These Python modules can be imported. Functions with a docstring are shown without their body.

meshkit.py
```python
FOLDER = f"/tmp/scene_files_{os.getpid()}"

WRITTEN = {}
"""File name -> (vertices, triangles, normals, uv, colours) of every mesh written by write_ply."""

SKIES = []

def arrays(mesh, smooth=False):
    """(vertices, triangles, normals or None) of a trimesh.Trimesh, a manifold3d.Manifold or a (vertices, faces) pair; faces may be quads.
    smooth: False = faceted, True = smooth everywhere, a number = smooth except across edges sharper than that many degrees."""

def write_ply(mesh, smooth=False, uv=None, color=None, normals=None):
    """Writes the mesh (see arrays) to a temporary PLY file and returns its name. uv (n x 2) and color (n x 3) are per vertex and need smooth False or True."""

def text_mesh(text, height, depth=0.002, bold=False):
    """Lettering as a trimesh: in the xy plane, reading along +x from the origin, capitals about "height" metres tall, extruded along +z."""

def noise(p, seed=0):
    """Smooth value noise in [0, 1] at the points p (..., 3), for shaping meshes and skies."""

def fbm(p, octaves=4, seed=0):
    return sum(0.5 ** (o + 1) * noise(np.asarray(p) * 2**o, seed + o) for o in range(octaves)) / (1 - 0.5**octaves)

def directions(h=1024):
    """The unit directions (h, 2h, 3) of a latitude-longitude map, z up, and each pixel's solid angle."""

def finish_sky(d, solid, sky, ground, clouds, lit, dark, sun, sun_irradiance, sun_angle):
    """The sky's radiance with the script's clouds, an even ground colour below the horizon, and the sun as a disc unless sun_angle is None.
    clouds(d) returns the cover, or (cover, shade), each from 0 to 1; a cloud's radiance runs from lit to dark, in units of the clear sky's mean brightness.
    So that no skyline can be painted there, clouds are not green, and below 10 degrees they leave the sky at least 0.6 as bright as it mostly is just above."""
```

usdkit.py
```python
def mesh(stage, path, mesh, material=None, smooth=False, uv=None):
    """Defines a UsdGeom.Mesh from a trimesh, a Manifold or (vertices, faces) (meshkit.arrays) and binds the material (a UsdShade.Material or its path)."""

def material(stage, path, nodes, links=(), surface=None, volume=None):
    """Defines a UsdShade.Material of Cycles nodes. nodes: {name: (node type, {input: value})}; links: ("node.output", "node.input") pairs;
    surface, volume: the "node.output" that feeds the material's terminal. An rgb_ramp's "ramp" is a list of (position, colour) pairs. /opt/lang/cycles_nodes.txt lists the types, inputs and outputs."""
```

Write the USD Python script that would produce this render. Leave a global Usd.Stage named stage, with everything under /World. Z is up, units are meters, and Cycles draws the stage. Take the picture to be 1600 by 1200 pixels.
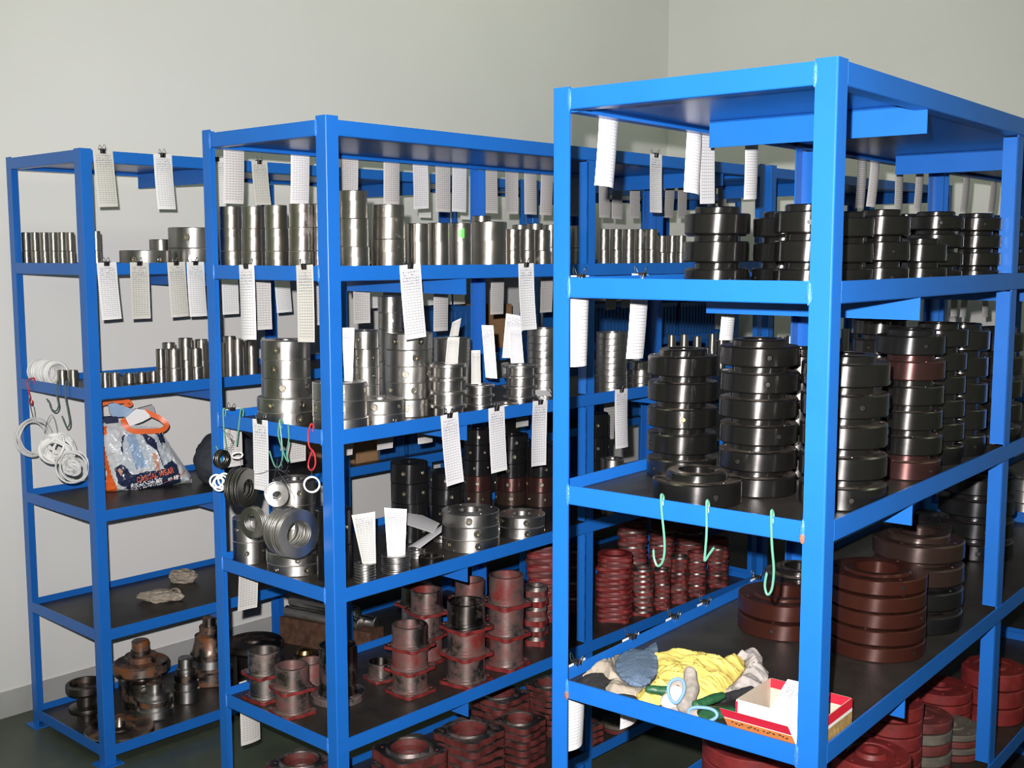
import math, random
import numpy as np
import trimesh, usdkit, meshkit
import manifold3d as m3
import shapely
from shapely.geometry import Polygon, Point
from scipy.spatial import Delaunay
from pxr import Usd, UsdGeom, UsdLux, UsdShade, Gf, Sdf

stage = Usd.Stage.CreateInMemory()
UsdGeom.SetStageUpAxis(stage, 'Z'); UsdGeom.SetStageMetersPerUnit(stage, 1.0)
UsdGeom.Xform.Define(stage, '/World'); UsdGeom.Scope.Define(stage, '/World/Looks')
rng = random.Random(7)
nrng = np.random.default_rng(7)

# ------------------------------------------------------------------ camera, lights, exposure
CAM = {'F': 1796.93582, 'YAW': 41.93501, 'PITCH': -6.38809, 'ROLL': -0.0609, 'ZC': 1.74127}

cam = UsdGeom.Camera.Define(stage, '/World/camera')
cam.CreateHorizontalApertureAttr(36.0); cam.CreateVerticalApertureAttr(27.0)
cam.CreateFocalLengthAttr(36.0 * CAM['F'] / 1600.0)
cam.CreateClippingRangeAttr(Gf.Vec2f(0.05, 100.0))
cam.CreateExposureAttr(0.0)
cam.CreateFStopAttr(0.0)
_y, _p, _r = (math.radians(CAM[k]) for k in ('YAW', 'PITCH', 'ROLL'))
FWD = np.array([-math.sin(_y) * math.cos(_p), math.cos(_y) * math.cos(_p), math.sin(_p)])
RGT = np.array([math.cos(_y), math.sin(_y), 0.0]); UPV = np.cross(RGT, FWD)
RGT, UPV = math.cos(_r) * RGT + math.sin(_r) * UPV, -math.sin(_r) * RGT + math.cos(_r) * UPV
EYE = np.array([0, 0, CAM['ZC']])
def frame_matrix(x, y, z, o):
    return Gf.Matrix4d(*[float(a) for a in (*x, 0, *y, 0, *z, 0, *o, 1)])
cam.AddTransformOp().Set(frame_matrix(RGT, UPV, -FWD, EYE))

FLASH, LAMP, FILL = 132000.0, 12.5, (0.90, 1.0, 0.68)
def rect_light(path, w, h, intensity, color):
    l = UsdLux.RectLight.Define(stage, path)
    l.CreateWidthAttr(w); l.CreateHeightAttr(h); l.CreateIntensityAttr(intensity); l.CreateColorAttr(Gf.Vec3f(*color))
    return l
# the camera's own flash tube, up and left of the lens
fl = UsdLux.SphereLight.Define(stage, '/World/camera_flash')
fl.CreateRadiusAttr(0.012); fl.CreateIntensityAttr(FLASH); fl.CreateColorAttr(Gf.Vec3f(1.0, 0.955, 0.95))
sh = UsdLux.ShapingAPI.Apply(fl.GetPrim()); sh.CreateShapingConeAngleAttr(44.0); sh.CreateShapingConeSoftnessAttr(1.0)
_t = math.radians(3.0)      # the flash head points a little above the lens axis
fl.AddTransformOp().Set(frame_matrix(RGT, UPV * math.cos(_t) - FWD * math.sin(_t), -FWD * math.cos(_t) - UPV * math.sin(_t), EYE - RGT * 0.045 + UPV * 0.07 + FWD * 0.02))
# fluorescent ceiling lamps (the fixtures are built with the room)
LAMPS = [(-2.7, 1.0), (-2.9, 4.3), (0.9, 1.0), (0.9, 4.3), (-2.7, -2.0), (0.9, -2.0)]
CEIL = 4.4
for i, (lx, ly) in enumerate(LAMPS):
    p = '/World/ceiling_lamp' + ('_%03d' % i if i else '')
    UsdGeom.Xform.Define(stage, p).AddTranslateOp().Set(Gf.Vec3d(lx, ly, CEIL))
    rect_light(p + '/tube_light', 0.26, 1.2, LAMP, FILL).AddTranslateOp().Set(Gf.Vec3d(0, 0, -0.105))

RACKS = {'W': [0.5415, 0.5496, 0.5829], 'X0': [-4.0953, -2.8464, -1.4734], 'Y0': [1.8716, 1.8626, 1.7913], 'RY': [-0.581, -0.1608, 3.1017], 'LEV': [[2.083, 1.7167, 1.3033, 0.8895, 0.4781, 0.0683], [2.0803, 1.7146, 1.2921, 0.8704, 0.4587, 0.08], [2.0606, 1.6973, 1.283, 0.8778, 0.4745, 0.08]]}
STACKS = [
    ('sleeve', -4.0659, 1.9243, 1.6932, [(2, 0.0155, 0.0656)], 'first slim column from left, left rack upper shelf', 43),
    ('sleeve', -3.9955, 1.9234, 1.6932, [(2, 0.0153, 0.0651)], 'second slim column from left, left rack upper shelf', 57),
    ('sleeve', -3.9268, 1.9225, 1.6932, [(2, 0.0152, 0.0646)], 'third slim column from left, left rack upper shelf', 71),
    ('sleeve', -3.8595, 1.9217, 1.6932, [(2, 0.015, 0.0641)], 'fourth slim column from left, left rack upper shelf', 85),
    ('sleeve', -3.7938, 1.9208, 1.6932, [(2, 0.0148, 0.0637)], 'fifth slim column from left, left rack upper shelf', 99),
    ('sleeve', -3.734, 1.9201, 1.6932, [(2, 0.0147, 0.0632)], 'sixth slim column from left, left rack upper shelf', 112),
    ('sleeve', -3.602, 1.9418, 1.6932, [(2, 0.0149, 0.0646)], 'slim column right of corner post, left rack upper shelf', 152),
    ('screwcyl', -3.668, 2.1551, 1.6932, [(1, 0.0831, 0.0665)], '', 226),
    ('screwcyl', -3.8497, 2.3305, 1.6932, [(1, 0.0405, 0.1076)], '', 252),
    ('screwcyl', -3.669, 2.3539, 1.6932, [(2, 0.0861, 0.0741)], "tall pile by middle rack's post, left rack upper shelf", 303),
    ('sleeve', -3.8412, 1.9233, 1.2798, [(1, 0.0168, 0.0643)], 'left short tube before corner post, left rack second shelf', 98),
    ('sleeve', -3.7616, 1.9222, 1.2798, [(1, 0.0166, 0.0697)], 'right short tube before corner post, left rack second shelf', 115),
    ('sleeve', -3.6021, 1.9537, 1.2798, [(1, 0.0151, 0.0691)], 'left short tube after corner post, left rack second shelf', 165),
    ('sleeve', -3.6051, 1.9905, 1.2798, [(1, 0.0185, 0.0664)], 'right short tube after corner post, left rack second shelf', 180),
    ('sleeve', -3.8103, 2.1603, 1.2798, [(1, 0.0198, 0.0372)], 'first low tube mid left rack second shelf', 202),
    ('sleeve', -3.8155, 2.2121, 1.2798, [(1, 0.02, 0.0364)], 'second low tube mid left rack second shelf', 221),
    ('sleeve', -3.8208, 2.2649, 1.2798, [(1, 0.0202, 0.0356)], 'third low tube mid left rack second shelf', 240),
    ('sleeve', -3.6017, 2.1666, 1.2798, [(2, 0.0169, 0.068)], 'front left tall column, left rack second shelf', 253),
    ('sleeve', -3.6127, 2.2243, 1.2798, [(2, 0.0285, 0.0664)], 'front middle tall column, left rack second shelf', 273),
    ('sleeve', -3.6064, 2.3093, 1.2798, [(2, 0.0231, 0.0649)], 'front right tall column, left rack second shelf', 307),
    ('sleeve', -3.7031, 2.262, 1.2798, [(2, 0.0233, 0.0742)], 'rear left tall column, left rack second shelf', 266),
    ('sleeve', -3.715, 2.3386, 1.2798, [(2, 0.026, 0.08)], 'rear middle tall column, left rack second shelf', 292),
    ('sleeve', -3.7023, 2.3957, 1.2798, [(2, 0.0238, 0.0763)], 'rear right tall column, left rack second shelf', 316),
    ('sleeve', -3.5964, 2.4162, 1.2798, [(1, 0.0141, 0.1465)], "first tube seen through middle rack's end, left rack second shelf", 349),
    ('sleeve', -3.6042, 2.4857, 1.2798, [(1, 0.0226, 0.1546)], "second tube seen through middle rack's end, left rack second shelf", 372),
    ('sleeve', -3.605, 2.549, 1.2798, [(1, 0.0241, 0.1441)], "third tube seen through middle rack's end, left rack second shelf", 394),
    ('sleeve', -3.6903, 2.5138, 1.2798, [(1, 0.0231, 0.1586)], "fourth tube seen through middle rack's end, left rack second shelf", 361),
    ('sleeve', -2.8091, 1.9291, 1.6911, [(3, 0.0331, 0.0629)], 'first column from left, middle rack upper shelf end', 360),
    ('sleeve', -2.7046, 1.9281, 1.6911, [(3, 0.0323, 0.0619)], 'second column from left, middle rack upper shelf end', 397),
    ('sleeve', -2.594, 1.927, 1.6911, [(3, 0.0316, 0.062)], 'third column from left, middle rack upper shelf end', 434),
    ('sleeve', -2.4884, 1.9303, 1.6911, [(3, 0.0352, 0.0621)], 'fourth column from left, middle rack upper shelf end', 473),
    ('sleeve', -2.5124, 2.0081, 1.6911, [(3, 0.0299, 0.0632)], 'column behind corner post, middle rack upper shelf', 500),
    ('sleeve', -2.3696, 2.0102, 1.6911, [(3, 0.0392, 0.0732)], 'tallest column right of corner post, middle rack upper shelf', 554),
    ('sleeve', -2.4614, 2.0562, 1.6911, [(3, 0.0352, 0.0688)], 'column behind the tallest one, middle rack upper shelf', 540),
    ('sleeve', -2.3767, 2.1399, 1.6911, [(2, 0.0467, 0.0937)], 'thick stained column, middle rack upper shelf', 608),
    ('sleeve', -2.3612, 2.234, 1.6911, [(1, 0.0314, 0.138)], 'left one of three equal tubes, middle rack upper shelf', 653),
    ('sleeve', -2.3597, 2.3154, 1.6911, [(1, 0.0302, 0.1414)], 'centre one of three equal tubes, middle rack upper shelf', 686),
    ('sleeve', -2.3619, 2.4036, 1.6911, [(1, 0.0326, 0.1431)], 'green-stickered tube, middle rack upper shelf', 719),
    ('sleeve', -2.384, 2.5501, 1.6911, [(1, 0.0551, 0.1496)], 'widest tube, middle rack upper shelf', 764),
    ('sleeve', -2.4847, 2.6227, 1.6911, [(1, 0.03, 0.1715)], 'tube peeping over the widest one, middle rack upper shelf', 752),
    ('sleeve', -2.3551, 2.625, 1.6911, [(2, 0.0244, 0.0643)], 'first slim column right of widest tube, middle rack upper shelf', 801),
    ('sleeve', -2.3522, 2.69, 1.6911, [(2, 0.0238, 0.0648)], 'second slim column right of widest tube, middle rack upper shelf', 824),
    ('sleeve', -2.3554, 2.7639, 1.6911, [(2, 0.0271, 0.0644)], 'third slim column right of widest tube, middle rack upper shelf', 847),
    ('sleeve', -2.4488, 2.7632, 1.6911, [(2, 0.0245, 0.0731)], 'first slim rear column, middle rack upper shelf', 812),
    ('sleeve', -2.4511, 2.8409, 1.6911, [(2, 0.027, 0.0759)], 'second slim rear column, middle rack upper shelf', 836),
    ('sleeve', -2.4491, 2.9161, 1.6911, [(2, 0.0253, 0.0745)], 'third slim rear column, middle rack upper shelf', 860),
    ('sleeve', -2.3526, 2.8649, 1.6911, [(2, 0.0246, 0.0651)], "slim column left of right rack's post, middle rack upper shelf", 880),
    ('sleeve', -2.3659, 2.9469, 1.6911, [(2, 0.0272, 0.073)], 'slim column before middle post, middle rack upper shelf', 900),
    ('sleeve', -2.3477, 3.0706, 1.6911, [(2, 0.0203, 0.0678)], 'first slim column past middle post, middle rack upper shelf', 943),
    ('sleeve', -2.3478, 3.1417, 1.6911, [(2, 0.0206, 0.0684)], 'second slim column past middle post, middle rack upper shelf', 963),
    ('sleeve', -2.3478, 3.2111, 1.6911, [(2, 0.0208, 0.0689)], 'third slim column past middle post, middle rack upper shelf', 982),
    ('sleeve', -2.3479, 3.2785, 1.6911, [(2, 0.0211, 0.0695)], 'fourth slim column past middle post, middle rack upper shelf', 1000),
    ('sleeve', -2.348, 3.3438, 1.6911, [(2, 0.0213, 0.07)], 'fifth slim column past middle post, middle rack upper shelf', 1017),
    ('sleeve', -2.3607, 3.429, 1.6911, [(2, 0.0183, 0.0595)], 'first dim short column far along middle rack upper shelf', 1034),
    ('sleeve', -2.3607, 3.4897, 1.6911, [(2, 0.0185, 0.0599)], 'second dim short column far along middle rack upper shelf', 1049),
    ('sleeve', -2.3608, 3.5475, 1.6911, [(2, 0.0187, 0.0602)], 'third dim short column far along middle rack upper shelf', 1063),
    ('screwcyl', -2.6373, 1.9803, 1.2686, [(2, 0.0828, 0.0387), (3, 0.0691, 0.0534)], 'tall front column, middle rack second shelf end', 449),
    ('screwcyl', -2.405, 1.9818, 1.2686, [(1, 0.0745, 0.0412), (2, 0.0728, 0.0475)], 'column hidden behind corner post, middle rack second shelf', 532),
    ('screwcyl', -2.4077, 2.1269, 1.2686, [(2, 0.07, 0.038)], 'low front pile, middle rack second shelf', 594),
    ('screwcyl', -2.5127, 2.1659, 1.2686, [(5, 0.0407, 0.0521)], 'slender column with round screws, middle rack second shelf', 572),
    ('screwcyl', -2.5092, 2.334, 1.2686, [(1, 0.0767, 0.0524), (4, 0.0709, 0.0482)], 'broad five-piece column, middle rack second shelf', 640),
    ('screwcyl', -2.6229, 2.3649, 1.2686, [(7, 0.0375, 0.05)], 'tallest rear column, middle rack second shelf', 612),
    ('flangering', -2.3831, 2.3705, 1.2686, [(4, 0.0537, 0.0397)], 'four-flange column, middle rack second shelf', 700),
    ('screwcyl', -2.5179, 2.5246, 1.2686, [(3, 0.058, 0.0728)], 'column behind the four flanges, middle rack second shelf', 707),
    ('flangering', -2.3735, 2.4972, 1.2686, [(3, 0.0445, 0.0288)], 'three-flange column, middle rack second shelf', 750),
    ('silverring', -2.3703, 2.6087, 1.2686, [(1, 0.0415, 0.0199)], 'low pile right of three-flange column, middle rack second shelf', 790),
    ('flangering', -2.3953, 2.7027, 1.2686, [(4, 0.0547, 0.0326)], "four-flange column near right rack's post, middle rack second shelf", 812),
    ('thinring', -2.4185, 2.8456, 1.2686, [(10, 0.0544, 0.0238)], "tall ring column left of right rack's post, middle rack second shelf", 849),
    ('thinring', -2.3824, 3.165, 1.2686, [(10, 0.0553, 0.0211)], 'tall ring column past middle post, middle rack second shelf', 955),
    ('silverring', -2.3653, 3.3148, 1.2686, [(4, 0.0385, 0.025)], 'small column past the ring column, middle rack second shelf', 1001),
    ('sleeve', -2.3674, 3.5062, 1.2686, [(1, 0.0153, 0.1826)], 'first small tube far along middle rack second shelf', 1048),
    ('sleeve', -2.3674, 3.5903, 1.2686, [(1, 0.0155, 0.1806)], 'second small tube far along middle rack second shelf', 1068),
    ('sleeve', -2.3674, 3.6769, 1.2686, [(1, 0.0157, 0.1689)], 'third small tube far along middle rack second shelf', 1088),
    ('sleeve', -2.3662, 3.7824, 1.2686, [(1, 0.0148, 0.1731)], 'fourth small tube far along middle rack second shelf', 1112),
    ('sleeve', -2.3661, 3.8468, 1.2686, [(1, 0.0149, 0.1772)], 'fifth small tube far along middle rack second shelf', 1126),
    ('screwcyl', -2.7871, 1.947, 0.8469, [(2, 0.049, 0.0665)], 'left column, middle rack third shelf end', 391),
    ('screwcyl', -2.6113, 1.9782, 0.8469, [(2, 0.0807, 0.031), (3, 0.0605, 0.0677)], 'big column behind hanging coils, middle rack third shelf end', 462),
    ('blackcyl', -2.4666, 2.0025, 0.8469, [(2, 0.0501, 0.0983)], 'column right behind corner post, middle rack third shelf', 523),
    ('thinring', -2.3603, 2.0233, 0.8469, [(7, 0.0299, 0.008)], 'ring pile under the left upright card, middle rack third shelf', 571),
    ('thinring', -2.3718, 2.1476, 0.8469, [(9, 0.0418, 0.0059)], 'ring pile under the right upright card, middle rack third shelf', 619),
    ('thinring', -2.4504, 2.3041, 0.8469, [(3, 0.0248, 0.0083)], 'small ring pile under the fallen card, middle rack third shelf', 652),
    ('darkring', -2.367, 2.2816, 0.8469, [(1, 0.0374, 0.0243)], '', 674),
    ('thinring', -2.5354, 2.4894, 0.8469, [(3, 0.0282, 0.0039)], 'small ring pile behind the dark ring, middle rack third shelf', 690),
    ('blackcyl', -2.624, 2.4376, 0.8469, [(4, 0.0588, 0.0627)], 'leaning-left black column, middle rack third shelf', 641),
    ('blackcyl', -2.5814, 2.558, 0.8469, [(4, 0.0536, 0.0525)], 'second black column, middle rack third shelf', 698),
    ('blackcylmix', -2.65, 2.7764, 0.8469, [(6, 0.0457, 0.0526)], 'tall third black column, middle rack third shelf', 747),
    ('blackcylmix', -2.6015, 2.8919, 0.8469, [(6, 0.0574, 0.0479)], 'fourth black column, middle rack third shelf', 799),
    ('blackcylmix', -2.4962, 2.9247, 0.8469, [(5, 0.0523, 0.051)], 'fifth black column, middle rack third shelf', 845),
    ('screwcyl', -2.418, 2.5014, 0.8469, [(3, 0.089, 0.039)], 'broad front pile, middle rack third shelf', 736),
    ('screwcyl', -2.4048, 2.7224, 0.8469, [(2, 0.0764, 0.0349)], 'right front pile, middle rack third shelf', 815),
    ('blackcyl', -2.5186, 3.2402, 0.8469, [(4, 0.0557, 0.0831)], 'column behind middle post, middle rack third shelf', 926),
    ('silverring', -2.3673, 3.1545, 0.8469, [(3, 0.0401, 0.0653)], '', 956),
    ('flangesleeve', -2.751, 1.9624, 0.4352, [(2, 0.0695, 0.0724)], 'left pair, middle rack fourth shelf end', 415),
    ('flangesleeve', -2.6005, 1.9488, 0.4352, [(2, 0.0701, 0.0697)], 'front pair, middle rack fourth shelf end', 458),
    ('flangesleeve', -2.7283, 2.1167, 0.4352, [(1, 0.0647, 0.076)], 'single piece behind the front pair, middle rack fourth shelf', 487),
    ('flangesleeveround', -2.584, 2.1007, 0.4352, [(1, 0.0798, 0.1656)], '', 528),
    ('darksleeve', -2.6105, 2.2964, 0.4352, [(1, 0.0577, 0.0541)], '', 596),
    ('flangesleeve', -2.4655, 2.283, 0.4352, [(3, 0.0782, 0.0693)], 'front triple column, middle rack fourth shelf', 641),
    ('flangesleeve', -2.3959, 2.4553, 0.4352, [(3, 0.085, 0.0845)], 'dark-topped triple column, middle rack fourth shelf', 729),
    ('flangesleeve', -2.3967, 2.6388, 0.4352, [(3, 0.0821, 0.0995)], 'red and silver triple column, middle rack fourth shelf', 791),
    ('flangesleeve', -2.6292, 2.5099, 0.4352, [(3, 0.0751, 0.0774)], 'rear triple column, middle rack fourth shelf', 667),
    ('flangesleeve', -2.7603, 2.5941, 0.4352, [(3, 0.0801, 0.067)], 'rear left triple column, middle rack fourth shelf', 611),
    ('flangesleeve', -2.6575, 2.7435, 0.4352, [(3, 0.0745, 0.0698)], 'rearmost triple column, middle rack fourth shelf', 735),
    ('flangestack', -2.4573, 2.857, 0.4352, [(6, 0.0433, 0.034)], 'grey-red short column, middle rack fourth shelf', 838),
    ('flangestack', -2.62, 3.0958, 0.4352, [(12, 0.0767, 0.0231)], "bright red column left of right rack's post, middle rack fourth shelf", 852),
    ('flangestack', -2.6018, 3.236, 0.4352, [(12, 0.0641, 0.0197)], 'red column behind middle post, middle rack fourth shelf', 896),
    ('flangestack', -2.427, 3.2551, 0.4352, [(13, 0.0741, 0.0186)], 'first red column past middle post, middle rack fourth shelf', 960),
    ('flangestack', -2.3813, 3.3656, 0.4352, [(9, 0.0446, 0.0192)], 'second red column past middle post, middle rack fourth shelf', 1004),
    ('flangestack', -2.368, 3.4692, 0.4352, [(9, 0.0358, 0.0168)], 'third red column past middle post, middle rack fourth shelf', 1034),
    ('flangestack', -2.3648, 3.5791, 0.4352, [(9, 0.0388, 0.0199)], 'fourth red column past middle post, middle rack fourth shelf', 1061),
    ('flangestack', -2.3678, 3.7029, 0.4352, [(11, 0.0422, 0.0154)], 'fifth red column past middle post, middle rack fourth shelf', 1088),
    ('flangestack', -2.3736, 3.8649, 0.4352, [(11, 0.0484, 0.0175)], 'sixth red column past middle post, middle rack fourth shelf', 1121),
    ('flangestack', -2.5975, 3.5995, 0.4352, [(14, 0.0656, 0.0202)], 'first rear red column, middle rack fourth shelf', 988),
    ('flangestack', -2.5708, 3.7636, 0.4352, [(14, 0.0593, 0.0179)], 'second rear red column, middle rack fourth shelf', 1034),
    ('flangestack', -2.5544, 3.934, 0.4352, [(14, 0.0634, 0.0149)], 'third rear red column, middle rack fourth shelf', 1076),
    ('redflange', -2.7276, 2.0683, 0.0565, [(4, 0.1041, 0.04)], 'near left pile, middle rack bottom shelf', 470),
    ('redflange', -2.4687, 2.2805, 0.0565, [(5, 0.1153, 0.042)], 'front pile, middle rack bottom shelf', 640),
    ('redflange', -2.4884, 2.5606, 0.0565, [(6, 0.1163, 0.0283)], 'second pile, middle rack bottom shelf', 733),
    ('redflange', -2.4508, 2.7647, 0.0565, [(6, 0.0902, 0.0251)], 'third pile, middle rack bottom shelf', 812),
    ('redflange', -2.6226, 2.8572, 0.0565, [(7, 0.1036, 0.0242)], 'rear pile, middle rack bottom shelf', 782),
    ('redflange', -2.5484, 3.0263, 0.0565, [(8, 0.0803, 0.0219)], "pile beside right rack's post, middle rack bottom shelf", 856),
    ('redflange', -2.3548, 3.0097, 0.0565, [(4, 0.0572, 0.0226)], 'pile past middle post, middle rack bottom shelf', 930),
    ('reddiscgrey', -2.3606, 3.1988, 0.0565, [(2, 0.0635, 0.0159)], 'low pile past middle post, middle rack bottom shelf', 990),
    ('coupling', -1.2288, 1.9733, 1.6738, [(3, 0.0641, 0.0538)], 'front left stack, right rack upper shelf', 1121),
    ('coupling', -1.0559, 2.0177, 1.6738, [(3, 0.0631, 0.0542)], 'stack beside corner post, right rack upper shelf', 1230),
    ('coupling', -1.3494, 2.167, 1.6738, [(3, 0.0648, 0.0538)], 'stack behind the front left one, right rack upper shelf', 1108),
    ('coupling', -1.2213, 2.2224, 1.6738, [(3, 0.063, 0.0528)], 'stack in back middle, right rack upper shelf', 1200),
    ('coupling', -1.0986, 2.2507, 1.6738, [(3, 0.0621, 0.052)], 'first stack past corner post, right rack upper shelf', 1318),
    ('coupling', -1.087, 2.4066, 1.6738, [(3, 0.0614, 0.0547)], 'second stack past corner post, right rack upper shelf', 1377),
    ('coupling', -1.0602, 2.5583, 1.6738, [(2, 0.0579, 0.0522)], 'low third stack past corner post, right rack upper shelf', 1414),
    ('coupling', -1.0827, 2.6972, 1.6738, [(4, 0.0636, 0.0419)], 'tall fourth stack past corner post, right rack upper shelf', 1459),
    ('coupling', -1.0343, 2.82, 1.6738, [(4, 0.0588, 0.0414)], 'stack before middle post, right rack upper shelf', 1524),
    ('coupling', -1.2441, 2.9038, 1.6738, [(4, 0.0614, 0.0428)], 'rear stack, right rack upper shelf', 1490),
    ('coupling', -1.0351, 3.0203, 1.6738, [(4, 0.0587, 0.0415)], 'stack past middle post, right rack upper shelf', 1602),
    ('coupling', -1.2207, 1.9037, 1.2595, [(1, 0.0872, 0.0626)], '', 1088),
    ('coupling', -1.3942, 2.1102, 1.2595, [(5, 0.0763, 0.056)], 'front left column, right rack second shelf', 1064),
    ('coupling', -1.1802, 2.0663, 1.2595, [(6, 0.0796, 0.0523)], 'tall second column, right rack second shelf', 1182),
    ('coupling', -1.2111, 2.2947, 1.2595, [(5, 0.064, 0.0561)], 'column half hidden by corner post, right rack second shelf', 1270),
    ('coupling', -0.9967, 2.0718, 1.2595, [(5, 0.0825, 0.0587)], 'column just past corner post, right rack second shelf', 1314),
    ('couplingmix', -1.0224, 2.4348, 1.2595, [(6, 0.0719, 0.0539)], 'mixed brown and black column, right rack second shelf', 1415),
    ('coupling', -1.0503, 2.6539, 1.2595, [(6, 0.0664, 0.0543)], 'column right of the brown one, right rack second shelf', 1482),
    ('coupling', -1.2133, 2.7052, 1.2595, [(7, 0.0636, 0.0482)], 'rear column behind the brown one, right rack second shelf', 1440),
    ('coupling', -1.0485, 2.8043, 1.2595, [(5, 0.0628, 0.0635)], 'column before middle post, right rack second shelf', 1535),
    ('coupling', -1.0404, 3.025, 1.2595, [(5, 0.063, 0.0597)], 'column past middle post, right rack second shelf', 1603),
    ('brownring', -1.0796, 2.4358, 0.8543, [(5, 0.1077, 0.0376)], 'five-ring stack, right rack third shelf', 1366),
    ('brownring', -1.3038, 2.4255, 0.8543, [(2, 0.109, 0.0448)], 'two-ring pile, right rack third shelf', 1224),
    ('coupling', -1.3654, 2.6103, 0.8543, [(2, 0.0849, 0.0512)], 'pile behind the two brown rings, right rack third shelf', 1246),
    ('browncoup', -1.0837, 2.6736, 0.8543, [(4, 0.1058, 0.0566)], 'dusky stack behind five brown rings, right rack third shelf', 1430),
    ('coupling', -1.2118, 2.9703, 0.8543, [(3, 0.0897, 0.0623)], 'rearmost stack, right rack third shelf', 1428),
    ('coupling', -1.2197, 3.4241, 0.8543, [(4, 0.1072, 0.0645)], 'dark stack left of middle post, right rack third shelf', 1521),
    ('silverring', -1.2904, 4.0917, 0.8543, [(3, 0.0554, 0.0415)], "stack at picture's right edge, right rack third shelf", 1601),
    ('reddisc', -1.3115, 2.3122, 0.451, [(4, 0.1213, 0.04)], 'wide pile below the gloves, right rack fourth shelf', 1178),
    ('reddisc', -1.0231, 2.3073, 0.451, [(3, 0.083, 0.0733)], 'holed front pile, right rack fourth shelf', 1360),
    ('reddisc', -1.1117, 2.62, 0.451, [(6, 0.0722, 0.0367)], 'bright red pile, right rack fourth shelf', 1394),
    ('reddiscgrey', -1.0956, 2.7653, 0.451, [(5, 0.073, 0.0285)], 'red and grey pile, right rack fourth shelf', 1440),
    ('reddiscgrey', -1.0737, 2.9132, 0.451, [(4, 0.0755, 0.0181)], 'grey-topped pile near middle post, right rack fourth shelf', 1487),
    ('reddisc', -1.1626, 3.0472, 0.451, [(4, 0.0847, 0.03)], 'pile at the back, right rack fourth shelf', 1467),
    ('reddisc', -1.0791, 3.2217, 0.451, [(3, 0.0848, 0.05)], 'pile behind middle post, right rack fourth shelf', 1552),
    ('sleeve', -2.3446, 4.2903, 1.2686, [(1, 0.0146, 0.1346)], 'first slim tube, rack behind middle rack, second shelf', 1222),
    ('sleeve', -2.3446, 4.3499, 1.2686, [(1, 0.0148, 0.1368)], 'second slim tube, rack behind middle rack, second shelf', 1233),
    ('sleeve', -2.3458, 4.8667, 1.2686, [(1, 0.0174, 0.1414)], 'third slim tube, rack behind middle rack, second shelf', 1320),
    ('sleeve', -2.3487, 4.9896, 1.2686, [(1, 0.0207, 0.118)], 'fourth slim tube, rack behind middle rack, second shelf', 1338),
]
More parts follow.
